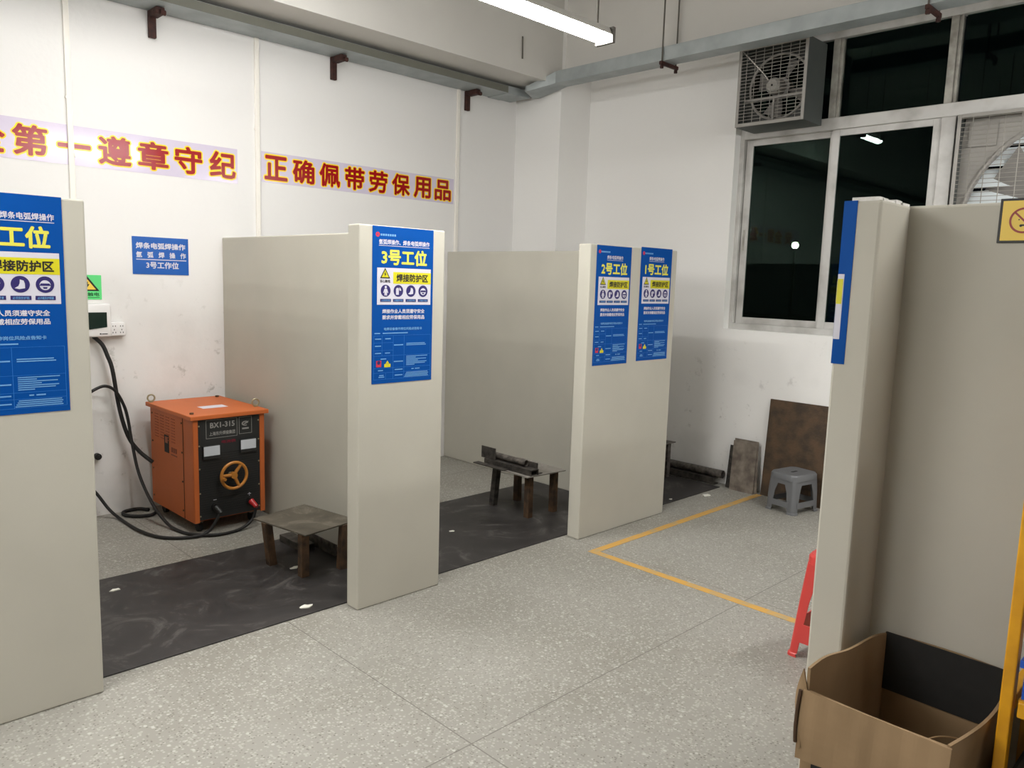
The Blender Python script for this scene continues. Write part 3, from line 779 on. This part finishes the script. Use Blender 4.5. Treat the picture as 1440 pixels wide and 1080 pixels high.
# ------------------------------------------------------------------ welding machine
wm = empty('welding_machine', (-3.307, -.428, 0), .013)
tag(wm, 'orange arc welding machine with black front and ochre handwheel', 'welder')
W2, D2, ZB, ZT = .225, .3175, .072, .712
m = MB(); t = .012
m.box(-W2, -W2+t, -D2, D2, ZB, ZT).box(W2-t, W2, -D2, D2, ZB, ZT).box(-W2+t, W2-t, D2-t, D2, ZB, ZT)
m.box(-W2+t, W2-t, -D2+.02, D2-t, ZB, ZB+t)
m.build('cabinet', 'orange', wm)
MB().box(-W2, -W2+.03, -D2-.012, -D2, ZB, ZT, .003).build('front_post', 'orange', wm)
MB().box(W2-.03, W2, -D2-.012, -D2, ZB, ZT, .003).build('front_post', 'orange', wm)
MB().box(-W2-.003, -W2, -D2+.13, -D2+.132, ZB, ZT).build('side_seam', 'hole', wm)
m = MB()
for c in range(4):
    for k in range(9):
        y = -D2+.19+c*.085 if False else D2-.10-.085*c
        m.box(-W2-.002, -W2, y-.028, y+.028, ZT-.05-.018*k-.004*(3-c if False else 0), ZT-.05-.018*k+.004)
m.build('side_vents', pm('vent_shadow', (150, 66, 24), .6, var=0), wm)
m = MB()
for y in (D2-.03, -D2+.15):
    for z in (.12, .30, .48, .66): m.cyl((-W2-.004, y, z), (-W2, y, z), .006, n=8)
m.build('side_screws', 'rust', wm)
em = MB().box(-W2-.0015, -W2, .03, .10, .44, .55).build('side_emblem', 'hole', wm)
m = MB(); m.box(-W2-.002, -W2-.001, .045, .085, .50, .54).build('emblem_mark', pm('emblem_rust', (150, 84, 50), .6, var=0), em)
m = MB()
for k in range(3): m.box(-W2-.0015, -W2, -.085+.03*k, -.065+.03*k, .455, .485)
m.box(-W2-.0015, -W2, -.09, .0, .435, .442)
m.build('side_print', pm('faded_print', (120, 58, 34), .6, var=0), wm)
# lid
lid = MB().box(-W2-.022, W2+.022, -D2-.03, D2+.022, ZT-.012, ZT+.014, .004).build('lid', 'orange', wm)
MB().box(-.07, .09, -.12, -.03, ZT+.0142, ZT+.015).build('lid_label', 'white', lid)
for x, y in ((-W2+.0, D2-.02), (W2-.0, -D2+.10)):
    e = MB().torus((x, y, ZT+.042), (.25, 1, 0), .021, .0055, 24, 8).build('lifting_eye', 'zinc', wm, True)
    MB().cyl((x, y, ZT+.012), (x, y, ZT+.024), .012, n=12).build('eye_nut', 'zinc', e)
for x, y in ((-W2+.02, -D2+.05), (W2-.02, D2-.03)):
    MB().cyl((x, y, ZT+.014), (x, y, ZT+.024), .012, n=6).build('lid_bolt', 'rust', wm)
# front panel
fp = MB().box(-W2+.03, W2-.03, -D2-.004, -D2+.006, ZB+.012, ZT-.012).build('front_panel', 'panel', wm)
yf = -D2-.004
m = MB()
for k in range(26):
    z = .12+.0145*k
    m.box(-.185, .185, yf-.0015, yf, z, z+.004)
m.build('panel_ribs', pm('panel_rib', (26, 26, 26), .6, var=0), fp)
def frame_rect(m, x0, x1, z0, z1, y, t=.0022):
    for r_ in (rect(x0, x1, z0, z0+t), rect(x0, x1, z1-t, z1), rect(x0, x0+t, z0, z1), rect(x1-t, x1, z0, z1)):
        m.prism(r_, lambda u, v, q: (u, q, v), y-.0006, y)
dimw = pm('dim_silver_print', (150, 148, 144), .5, var=0)
m = MB(); frame_rect(m, -.145, .05, .578, .690, yf); frame_rect(m, .062, .145, .585, .690, yf); m.build('name_frame', dimw, fp)
text_part('model_text', 'BX1-315', -.120, .034, .640, .674, yf-.001, dimw, fp, .03)
text_part('maker_text', '上海东升焊接集团', -.125, .036, .594, .618, yf-.001, dimw, fp, .02)
text_part('dial_text', '电流表', -.05, .04, .540, .560, yf-.001, pm('dark_red_print', (110, 22, 40), .5, var=0), fp, .03)
m = MB(); n = 20
for i in range(n):
    a = .6+4.6*i/n; b = .6+4.6*(i+1)/n
    P_ = lambda a, k: (.103+.024*k*math.cos(a), .648+.015*k*math.sin(a))
    m.prism([P_(a, .6), P_(a, 1), P_(b, 1), P_(b, .6)], lambda u, v, q: (u, q, v), yf-.0008, yf)
m.prism([(.088, .640), (.120, .650), (.124, .662), (.100, .652)], lambda u, v, q: (u, q, v), yf-.0008, yf)
m.prism(rect(.082, .125, .612, .622), lambda u, v, q: (u, q, v), yf-.0008, yf)
m.build('maker_emblem', dimw, fp)
for x, z in ((-.118, .505), (.114, .518)):
    w_ = MB().box(x-.052, x+.052, yf-.016, yf, z-.050, z+.032, .003).build('meter', 'panel', wm)
    MB().box(x-.049, x+.049, yf-.0175, yf-.015, z-.028, z+.030).build('meter_face', 'meter', w_)
hw = MB().torus((0, yf-.055, .345), (0, 1, 0), .080, .0095, 44, 10)
for k in range(3):
    a = .95+k*2*PI/3
    hw.cyl((.012*math.cos(a), yf-.048, .345+.012*math.sin(a)), (.079*math.cos(a), yf-.055, .345+.079*math.sin(a)), .011, .009, 10)
hw = hw.cyl((0, yf-.062, .345), (0, yf-.03, .345), .020, n=16).build('handwheel', 'brass', wm, True)
MB().cyl((0, yf-.03, .345), (0, yf, .345), .012, n=12).build('wheel_shaft', 'zinc', hw)
MB().cyl((-.07, yf-.085, .335), (-.07, yf-.055, .335), .009, n=10).build('wheel_knob', 'brass', hw)
for x, mt in ((-.10, 'blackbox'), (.125, 'redplug')):
    tm = MB().cyl((x, yf, .155), (x, yf-.018, .155), .022, n=16).build('terminal', 'blackbox', wm)
    MB().cyl((x, yf-.018, .155), (x+.012, yf-.065, .125), .019, .014, 14).build('plug', mt, tm)
m = MB().prism(rect(-.108, -.088, .196, .200), lambda u, v, q: (u, q, v), yf-.001, yf)
m.prism(rect(.112, .134, .196, .200), lambda u, v, q: (u, q, v), yf-.001, yf).prism(rect(.121, .125, .187, .209), lambda u, v, q: (u, q, v), yf-.001, yf)
m.build('polarity_marks', 'white', fp)
m = MB()
for x in (-.188, .188):
    for z in (.11, .25, .40, .54, .66): m.cyl((x, yf-.003, z), (x, yf, z), .005, n=8)
m.build('panel_screws', 'zinc', fp)
for x in (-.17, .17):
    for y in (-.25, .25):
        c = MB().cyl((x-.012, y, .032), (x+.012, y, .032), .032, n=18).build('castor', 'rubber', wm, True)
        MB().box(x-.022, x+.022, y-.02, y+.02, .055, .072).build('castor_fork', 'rod', c)

# cables
tag(MB().tube([(-3.835, -.045, 1.15), (-3.789, -.05, 1.10), (-3.764, -.06, 1.03), (-3.741, -.07, .941), (-3.711, -.08, .692), (-3.669, -.09, .515), (-3.617, -.12, .417), (-3.555, -.18, .345)], .0125, 10).build('power_cable', 'rubber', None, True),
    'thick black power cable from the white switch box to the orange welder', 'cable')
tag(MB().tube([(-3.98, -.14, .74), (-3.93, -.14, .79), (-3.865, -.13, .832), (-3.801, -.12, .848), (-3.741, -.11, .812), (-3.691, -.10, .716), (-3.669, -.10, .622), (-3.658, -.12, .487), (-3.649, -.20, .293), (-3.63, -.35, .135), (-3.60, -.50, .035), (-3.579, -.63, .012), (-3.54, -.76, .012), (-3.434, -.85, .012), (-3.294, -.84, .012), (-3.20, -.82, .05), (-3.171, -.815, .12)], .0095, 10).build('welding_cable', 'rubber', None, True),
    'black welding cable arching over and running to the red plug', 'cable')
tag(MB().tube([(-3.93, -.05, .27), (-3.877, -.05, .193), (-3.848, -.06, .149), (-3.80, -.10, .06), (-3.763, -.17, .012), (-3.755, -.483, .012), (-3.698, -.698, .012), (-3.566, -.80, .012), (-3.47, -.81, .03), (-3.40, -.81, .12)], .0095, 10).build('welding_cable', 'rubber', None, True),
    'black welding cable running along the floor from behind the left partition', 'cable')
tag(MB().tube([(-3.56, -.10, .012), (-3.60, -.04, .012), (-3.66, -.035, .012), (-3.705, -.06, .012), (-3.712, -.13, .012), (-3.66, -.20, .012), (-3.59, -.22, .012), (-3.54, -.18, .014)], .011, 10).build('cable_loop', 'rubber', None, True),
    'loop of black cable lying on the floor left of the orange welder', 'cable')

# ------------------------------------------------------------------ steel floor plates
PL = 'dark floor plates in the stalls'
def plate_on_floor(x0, x1, y0, y1, label):
    o = MB().box(x0, x1, y0, y1, 0, .006, .001, 1).build('floor_plate', 'plate'); tag(o, label, 'floor plate', PL)
plate_on_floor(-4.49, -2.995, -2.165, -1.133, 'dark scuffed floor plate in front of the orange welder')
plate_on_floor(-2.888, -.996, -2.163, -1.133, 'dark scuffed floor plate under the steel table with channel offcuts')
plate_on_floor(-.888, .05, -2.163, -1.133, 'dark floor plate in the last stall, beside the window wall')

# ------------------------------------------------------------------ welding tables
def steel_table(loc, top, feet, heads, h, label, legmats, tmat='tabletop'):
    r = empty('welding_table', loc); tag(r, label, 'table', 'low steel welding tables')
    b = .007-loc[2]
    ox, oy = loc[0], loc[1]
    A = [(x-ox, y-oy) for x, y in top]
    MB().prism(A, lambda u, v, q: (u, v, q), h-.007, h).build('tabletop', tmat, r)
    for (fx, fy), (hx, hy), mt in zip(feet, heads, legmats):
        m = MB(); s = .021
        P_ = []
        for (x, y, z) in ((fx-ox, fy-oy, .006), (hx-ox, hy-oy, h-.007)):
            P_ += [(x+a*s, y+c*s, z) for a in (-1, 1) for c in (-1, 1)]
        m.hull(P_); m.build('leg', mt, r)
    return r
steel_table((-3.25, -1.55, 0), [(-3.467, -1.385), (-3.393, -1.811), (-3.045, -1.752), (-3.12, -1.317)],
            [(-3.412, -1.482), (-3.367, -1.740), (-3.155, -1.770), (-3.285, -1.60)], [(-3.435, -1.475), (-3.375, -1.755), (-3.13, -1.755), (-3.285, -1.59)],
            .25, 'low steel table with dusty top beside the 3号工位 partition', ['rust']*4)
steel_table((-1.6, -1.57, 0), [(-1.765, -1.33), (-1.785, -1.815), (-1.43, -1.835), (-1.41, -1.35)],
            [(-1.697, -1.405), (-1.715, -1.765), (-1.482, -1.775), (-1.483, -1.43)], [(-1.69, -1.43), (-1.715, -1.765), (-1.478, -1.772), (-1.483, -1.43)],
            .30, 'low steel table carrying channel offcuts, in the middle stall', ['blacksteel', 'rust', 'rust', 'rust'], steel_mat('pale_dusty_top', (104, 99, 92), (138, 133, 126), (176, 172, 165), .5))
t3 = steel_table((-.18, -1.52, 0), [(-.40, -1.34), (-.38, -1.76), (.03, -1.745), (.01, -1.33)],
            [(-.36, -1.40), (-.34, -1.70), (-.02, -1.70), (-.02, -1.38)], [(-.36, -1.40), (-.34, -1.70), (-.02, -1.70), (-.02, -1.38)],
            .30, 'low steel table in the last stall, mostly hidden behind the partition', ['rust', 'rust', 'greysteel', 'rust'], 'greysteel')
MB().prism([(-.010, 0), (.075, 0), (.05, .287), (-.02, .287)], lambda u, v, q: (u+.135, q, v+.006), -.17, -.165).build('side_plate', 'greyplate', t3)

# offcuts on the middle table (a channel, an angle, bars, a pipe)
ZT2 = .30
def lengthwise(x, y0, y1, z, prof, name, mat, label, cat, rz=0, grp='steel offcuts on the middle table'):
    r = MB().prism(prof, lambda u, v, q: (u, q, v), y0, y1).build(name, mat)
    r.location = (x, 0, z)
    if rz:
        c = Vector((0, (y0+y1)/2, 0)); r.matrix_world = Matrix.Translation(Vector((x, 0, z))+c) @ Matrix.Rotation(rz, 4, 'Z') @ Matrix.Translation(-c)
    return tag(r, label, cat, grp)
U = [(-.036, 0), (-.031, 0), (-.031, .034), (.031, .034), (.031, 0), (.036, 0), (.036, .040), (-.036, .040)]
lengthwise(-1.715, -1.815, -1.36, ZT2, U, 'steel_channel', 'blacksteel', 'black steel channel lying open side down on the middle table', 'steel channel', .0)
Lp = [(0, 0), (.05, 0), (.05, .005), (.005, .005), (.005, .075), (0, .075)]
lengthwise(-1.676, -1.80, -1.33, ZT2, Lp, 'angle_iron', 'blacksteel', 'black angle iron standing behind the channel on the middle table', 'angle iron')
Lq = [(0, 0), (.006, 0), (.006, .082), (0, .082)]
o = lengthwise(-1.742, -1.46, -1.32, ZT2+.0405, Lq, 'flat_bar', 'blacksteel', 'short upright flat bar at the left end of the channel', 'flat bar')
tag(MB().pipe((-1.700, -1.72, ZT2+.0635), (-1.695, -1.36, ZT2+.0635), .0225, .019).build('steel_pipe', 'greysteel', None, True), 'grey steel pipe lying on top of the channel, middle table', 'pipe', 'steel offcuts on the middle table')
tag(MB().box(-1.80, -1.752, -1.60, -1.30, ZT2+.001, ZT2+.008).build('flat_bar', 'blacksteel'), 'flat bar overhanging the left edge of the middle table', 'flat bar', 'steel offcuts on the middle table')

# offcuts under the first table
tag(MB().prism([(-.04, 0), (-.034, 0), (-.034, .034), (.034, .034), (.034, 0), (.04, 0), (.04, .040), (-.04, .040)], lambda u, v, q: (u-3.16, q-1.30, v+.0065), -.13, .13).build('steel_channel', 'blacksteel'), 'black steel channel offcut on the floor plate behind the dusty table', 'steel channel', 'steel offcuts under the first table')
tag(MB().prism([(0, 0), (.07, 0), (.07, .006), (.006, .006), (.006, .07), (0, .07)], lambda u, v, q: (u-3.09, q-1.45, v+.0065), -.16, .16).build('angle_iron', 'greysteel'), 'rusty angle iron offcut under the dusty table beside the partition', 'angle iron', 'steel offcuts under the first table')

# channel and pipe in the last stall
tag(MB().prism([(-.028, 0), (.028, 0), (.028, .006), (-.022, .006), (-.022, .044), (.028, .044), (.028, .050), (-.028, .050)], lambda u, v, q: (u+.10, q, v+.0065), -2.10, -1.14).build('steel_channel', 'blacksteel'),
    'long black steel channel on the floor along the window wall', 'steel channel')
tag(MB().pipe((.125, -2.14, .0885), (.125, -1.16, .0885), .032, .027).build('steel_pipe', 'greysteel', None, True), 'grey steel pipe resting on the long black channel by the window wall', 'pipe')

# ------------------------------------------------------------------ plates leaning on the window wall
def leaning(name, y0, y1, xb, xt, h, t_, mat, label, grp=None, skew=0):
    """plate standing at x = xb on the floor with its top at x = xt"""
    def f(y, s, q): return (xb+(xt-xb)*s+q*.999, y+skew*s, h*s)
    m = MB(); m.prism([(y0, 0), (y1, 0), (y1, 1), (y0, 1)], lambda u, v, q: f(u, v, q), 0, -t_)
    return tag(m.build(name, mat), label, 'steel plate', grp)
leaning('steel_plate', -3.16, -2.475, .115, .172, .74, .006, 'rustplate', 'large rusty brown steel plate leaning on the wall behind the grey stool', 'plates leaning on the window wall')
leaning('steel_plate', -2.435, -2.235, .07, .118, .385, .007, 'greyplate', 'small grey steel plate leaning in front, beside the large rusty plate', 'plates leaning on the window wall', .012)
leaning('steel_plate', -2.455, -2.255, .090, .130, .40, .006, 'greyplate', 'second small grey plate, just behind the front one', 'plates leaning on the window wall', .03)
leaning('steel_plate', -2.31, -2.178, .110, .150, .335, .006, 'blacksteel', 'dark steel plate rearmost of the small leaning plates', 'plates leaning on the window wall')

# ------------------------------------------------------------------ stools
def stool(name, loc, rz, W_, Dp, h, tw, td, mat, label, holes, lw=.074):
    r = empty(name, loc, rz); tag(r, label, 'stool')
    # seat: rounded top with a lip
    def rr(w_, d_, rad, n=5):
        P_ = []
        for cx, cy, a0 in ((w_/2-rad, d_/2-rad, 0), (-w_/2+rad, d_/2-rad, 90), (-w_/2+rad, -d_/2+rad, 180), (w_/2-rad, -d_/2+rad, 270)):
            for i in range(n+1):
                a = math.radians(a0+90*i/n); P_.append((cx+rad*math.cos(a), cy+rad*math.sin(a)))
        return P_
    m = MB()
    prof = [(tw+.014, td+.014, h-.045), (tw+.012, td+.012, h-.012), (tw-.004, td-.004, h), (tw-.06, td-.06, h-.003)]
    rings = []
    for a, b, z in prof: rings.append([m.bm.verts.new((x, y, z)) for x, y in rr(a, b, min(a, b)*.22)])
    for A, B in zip(rings, rings[1:]):
        for i in range(len(A)): m.bm.faces.new((A[i], A[(i+1) % len(A)], B[(i+1) % len(A)], B[i]))
    m.bm.faces.new(rings[-1])
    A = rings[0]; m.bm.faces.new(A[::-1])
    st = m.build('seat', mat, r, True)
    MB().box(-.03, .03, -.008, .008, h-.004, h-.0015).build('grip_slot', 'hole', st)
    # four splayed legs of L section with corner curve
    zt = h-.04
    for sx in (-1, 1):
        for sy in (-1, 1):
            th = .005
            m = MB(); n = 6
            ringT, ringB = [], []
            def prof_l(w_, d_, lw_, rad):
                P_ = [(w_/2-lw_, d_/2), (w_/2-rad, d_/2)]
                for i in range(1, n): a = PI/2-PI/2*i/n; P_.append((w_/2-rad+rad*math.cos(a), d_/2-rad+rad*math.sin(a)))
                P_ += [(w_/2, d_/2-rad), (w_/2, d_/2-lw_)]
                return P_
            levels = [(0, W_, Dp, lw*.80), (.012, W_-.002, Dp-.002, lw*.72), (.016, W_-.012, Dp-.012, lw*.70), (zt*.6, W_+(tw-W_)*.62, Dp+(td-Dp)*.62, lw*.85), (zt, tw, td, lw*1.2)]
            outer = [[m.bm.verts.new((sx*x, sy*y, z)) for x, y in prof_l(a, b, l_, .024)] for z, a, b, l_ in levels]
            inner = [[m.bm.verts.new((sx*x, sy*y, z)) for x, y in prof_l(a-2*th, b-2*th, l_-th, .020)] for z, a, b, l_ in levels]
            k = len(outer[0])
            for S in (outer, inner):
                for A, B in zip(S, S[1:]):
                    for i in range(k-1): m.bm.faces.new((A[i], A[i+1], B[i+1], B[i]))
            for i in range(k-1):
                m.bm.faces.new((outer[0][i], outer[0][i+1], inner[0][i+1], inner[0][i])); m.bm.faces.new((outer[-1][i], outer[-1][i+1], inner[-1][i+1], inner[-1][i]))
            for A, B, C_, D_ in zip(outer, outer[1:], inner, inner[1:]):
                m.bm.faces.new((A[0], B[0], D_[0], C_[0])); m.bm.faces.new((A[-1], B[-1], D_[-1], C_[-1]))
            m.build('leg', mat, r, True)
    # aprons and low rails between the legs
    zr0, zr1 = holes
    def lerp(z, a, b): return a+(b-a)*z/zt
    for side in range(4):
        for z0, z1, nm in ((zt-.035, zt, 'apron'), (zr0, zr1, 'rail')):
            m = MB(); pts = []
            for z in (z0, z1):
                w_, d_ = lerp(z, W_, tw), lerp(z, Dp, td)
                for inn in (0, .005):
                    if side < 2:
                        s = 1 if side else -1; y = s*(d_/2-inn); pts += [(-w_/2+.04, y, z), (w_/2-.04, y, z)]
                    else:
                        s = 1 if side == 3 else -1; x = s*(w_/2-inn); pts += [(x, -d_/2+.04, z), (x, d_/2-.04, z)]
            m.hull(pts).build(nm, mat, r)
    return r
stool('plastic_stool', (-.072, -2.815, 0), math.radians(-10.5), .30, .245, .28, .268, .215, 'greystool', 'low grey plastic stool in front of the rusty plate', (.045, .085))
stool('plastic_stool', (-2.07, -4.005, 0), math.radians(0), .33, .33, .455, .25, .25, 'redstool', 'red plastic stool half hidden behind the near partition', (.07, .15), .058)

# ------------------------------------------------------------------ cardboard box
cb = empty('cardboard_box', (-3.39, -4.69, 0)); tag(cb, 'open brown cardboard box at the lower right, in front of the near partition', 'box')
X0, X1, Y0, Y1 = -.25, .25, -.155, .155
def sheet(f, nu, nv, th):
    """thin board: f(s, t) -> point, extruded along its normal"""
    m = MB(); g = [[Vector(f(i/nu, j/nv)) for j in range(nv+1)] for i in range(nu+1)]
    va = [[m.bm.verts.new(p) for p in row] for row in g]; vb = []
    for i in range(nu+1):
        row = []
        for j in range(nv+1):
            du = g[min(i+1, nu)][j]-g[max(i-1, 0)][j]; dv = g[i][min(j+1, nv)]-g[i][max(j-1, 0)]
            row.append(m.bm.verts.new(g[i][j]+du.cross(dv).normalized()*th))
        vb.append(row)
    for i in range(nu):
        for j in range(nv):
            m.bm.faces.new((va[i][j], va[i+1][j], va[i+1][j+1], va[i][j+1])); m.bm.faces.new((vb[i][j], vb[i][j+1], vb[i+1][j+1], vb[i+1][j]))
    for i in range(nu):
        m.bm.faces.new((va[i][0], vb[i][0], vb[i+1][0], va[i+1][0])); m.bm.faces.new((va[i][nv], va[i+1][nv], vb[i+1][nv], vb[i][nv]))
    for j in range(nv):
        m.bm.faces.new((va[0][j], va[0][j+1], vb[0][j+1], vb[0][j])); m.bm.faces.new((va[nu][j], vb[nu][j], vb[nu][j+1], va[nu][j+1]))
    return m
th = .007
MB().box(X0, X1, Y0, Y1, .001, .008).build('box_base', 'card', cb)
sheet(lambda s, t: (X0+(X1-X0)*s, Y1+.012*math.sin(PI*s)*t, .008+t*(.695-.07*s+.006*math.sin(9*s)-.008)), 14, 6, th).build('back_wall', 'card', cb)
sheet(lambda s, t: (X0+(X1-X0)*s, Y0-.022*math.sin(PI*s)*t*t, .008+t*(.645-.008-.012*math.sin(PI*s))), 14, 6, -th).build('front_wall', 'card', cb)
sheet(lambda s, t: (X0-.006*math.sin(PI*s)*t, Y0+(Y1-Y0)*s, .008+t*(.64-.008)), 10, 6, th).build('side_wall', 'card', cb)
sheet(lambda s, t: (X1, Y0+(Y1-Y0)*s, .008+t*(.63-.008+.006*math.sin(PI*s))), 10, 6, -th).build('side_wall', 'card', cb)
part_label(sheet(lambda s, t: (X1-.012, Y0+.004+(Y1-Y0-.008)*s, .47+t*.165), 6, 3, .004).build('inner_board', 'blackfoam', cb), 'black board lining the inside')
fpn = sheet(lambda s, t: (X0-.008-.014*math.sin(PI*t*.5)-.003*abs(math.sin(13*s))*t-.0008*math.sin(37*s), Y0-.004+(Y1-Y0+.008)*s, 0.642-.165*t+.010*math.sin(PI*s)*t), 40, 6, -th).build('folded_flap', 'card', cb)
MB().tube([(X0-.010, Y1+.008, .640), (X0-.014, Y1+.010, .60), (X0-.020, Y1+.009, .55), (X0-.022, Y1+.006, .515)], .0045, 6).build('torn_edge', pm('torn_board_edge', (70, 50, 32), .9), fpn)
sheet(lambda s, t: (X0-.004+(-.022+.030*(1-s))*t+.018*s*0, Y1+.008+.016*math.sin(PI*t)*(1-.5*s)-.012*s, .69-.045*s-(.17-.03*s)*t), 4, 8, .005).build('side_flap', 'card', cb)
part_label(MB().box(X0-.009, X0-.0035, Y0+.03, Y1-.03, .34, .50).build('black_patch', 'blackfoam', cb), 'black patch under the flap')  # flat black patch on the box wall below the flap
MB().tube([(-.10, .03, .40), (-.02, .0, .455), (.08, -.04, .475), (.17, -.09, .45)], .0018, 6).build('loose_strap', 'cardedge', cb)

# ------------------------------------------------------------------ yellow rack at the right edge
rk = empty('storage_rack', (-3.45, -4.897, 0)); tag(rk, 'yellow painted steel rack at the right edge of the picture', 'rack')
for x, y in ((0, 0), (.24, 0), (0, -.62), (.24, -.62)):
    MB().box(x-.016, x+.016, y-.012, y+.012, 0, 1.55, .003).build('post', 'yellowpaint', rk)
for z in (.12, .690, .935):
    m = MB().box(-.016, .016, -.60, -.022, z-.018, z+.018, .003).box(.224, .256, -.60, -.022, z-.018, z+.018, .003)
    m.box(.022, .218, -.012, .012, z-.018, z+.018, .003).box(.022, .218, -.632, -.608, z-.018, z+.018, .003)
    m.build('rail', 'yellowpaint', rk)
    if z < .9: MB().box(-.014, .254, -.60, -.022, z+.018, z+.022).build('shelf', 'yellowpaint', rk)
bb = empty('storage_bin', (-3.335, -5.022, .712)); tag(bb, 'blue plastic bin on the yellow rack', 'bin')
m = MB().box(-.12, .12, -.10, .10, 0, .006).box(-.12, -.114, -.10, .10, .006, .085).box(.114, .12, -.10, .10, .006, .085).box(-.114, .114, -.10, -.094, .006, .085).box(-.114, .114, .094, .10, .006, .085)
m.build('bin_body', 'bluebin', bb)
m = MB().box(-.128, -.12, -.108, .108, .072, .088).box(.12, .128, -.108, .108, .072, .088).box(-.12, .12, .10, .108, .072, .088).box(-.12, .12, -.108, -.10, .072, .088)
m.build('bin_rim', 'bluebin', bb)
kb = empty('black_case', (-3.345, -5.15, .142)); tag(kb, 'black case on the lower shelf of the yellow rack', 'case')
MB().box(-.115, .115, -.20, .235, 0, .40, .01).build('case_body', 'blackbox', kb)
MB().tube([(0, -.08, .40), (0, -.07, .44), (0, .07, .44), (0, .08, .40)], .01, 8).build('handle', 'blackbox', kb)

# ------------------------------------------------------------------ scraps on the floor
def scrap(x, y, z, r, label, seed):
    q = random.Random(seed); n = 9
    P_ = [(x+r*(1+.35*q.uniform(-1, 1))*math.cos(2*PI*i/n)*1.3, y+r*(1+.35*q.uniform(-1, 1))*math.sin(2*PI*i/n)*.8) for i in range(n)]
    tag(MB().prism(P_, lambda u, v, t: (u, v, t), z, z+.004).build('floor_scrap', 'scrap'), label, 'scrap', 'white scraps on the floor')
scrap(-.245, -2.225, .0002, .030, 'white scrap on the floor before the last stall', 1)
scrap(-3.555, -2.09, .0062, .022, 'white scrap on the floor plate near the 3号工位 partition', 2)
scrap(-4.155, -1.322, .0062, .018, 'white scrap on the floor plate beside the left partition', 3)
scrap(-2.30, -1.672, .0062, .013, 'white speck on the middle stall floor plate', 4)
scrap(-3.345, -1.61, .0062, .017, 'white scrap under the dusty steel table', 5)
scrap(-.575, -2.125, .0062, .012, 'white speck on the last stall floor plate', 6)
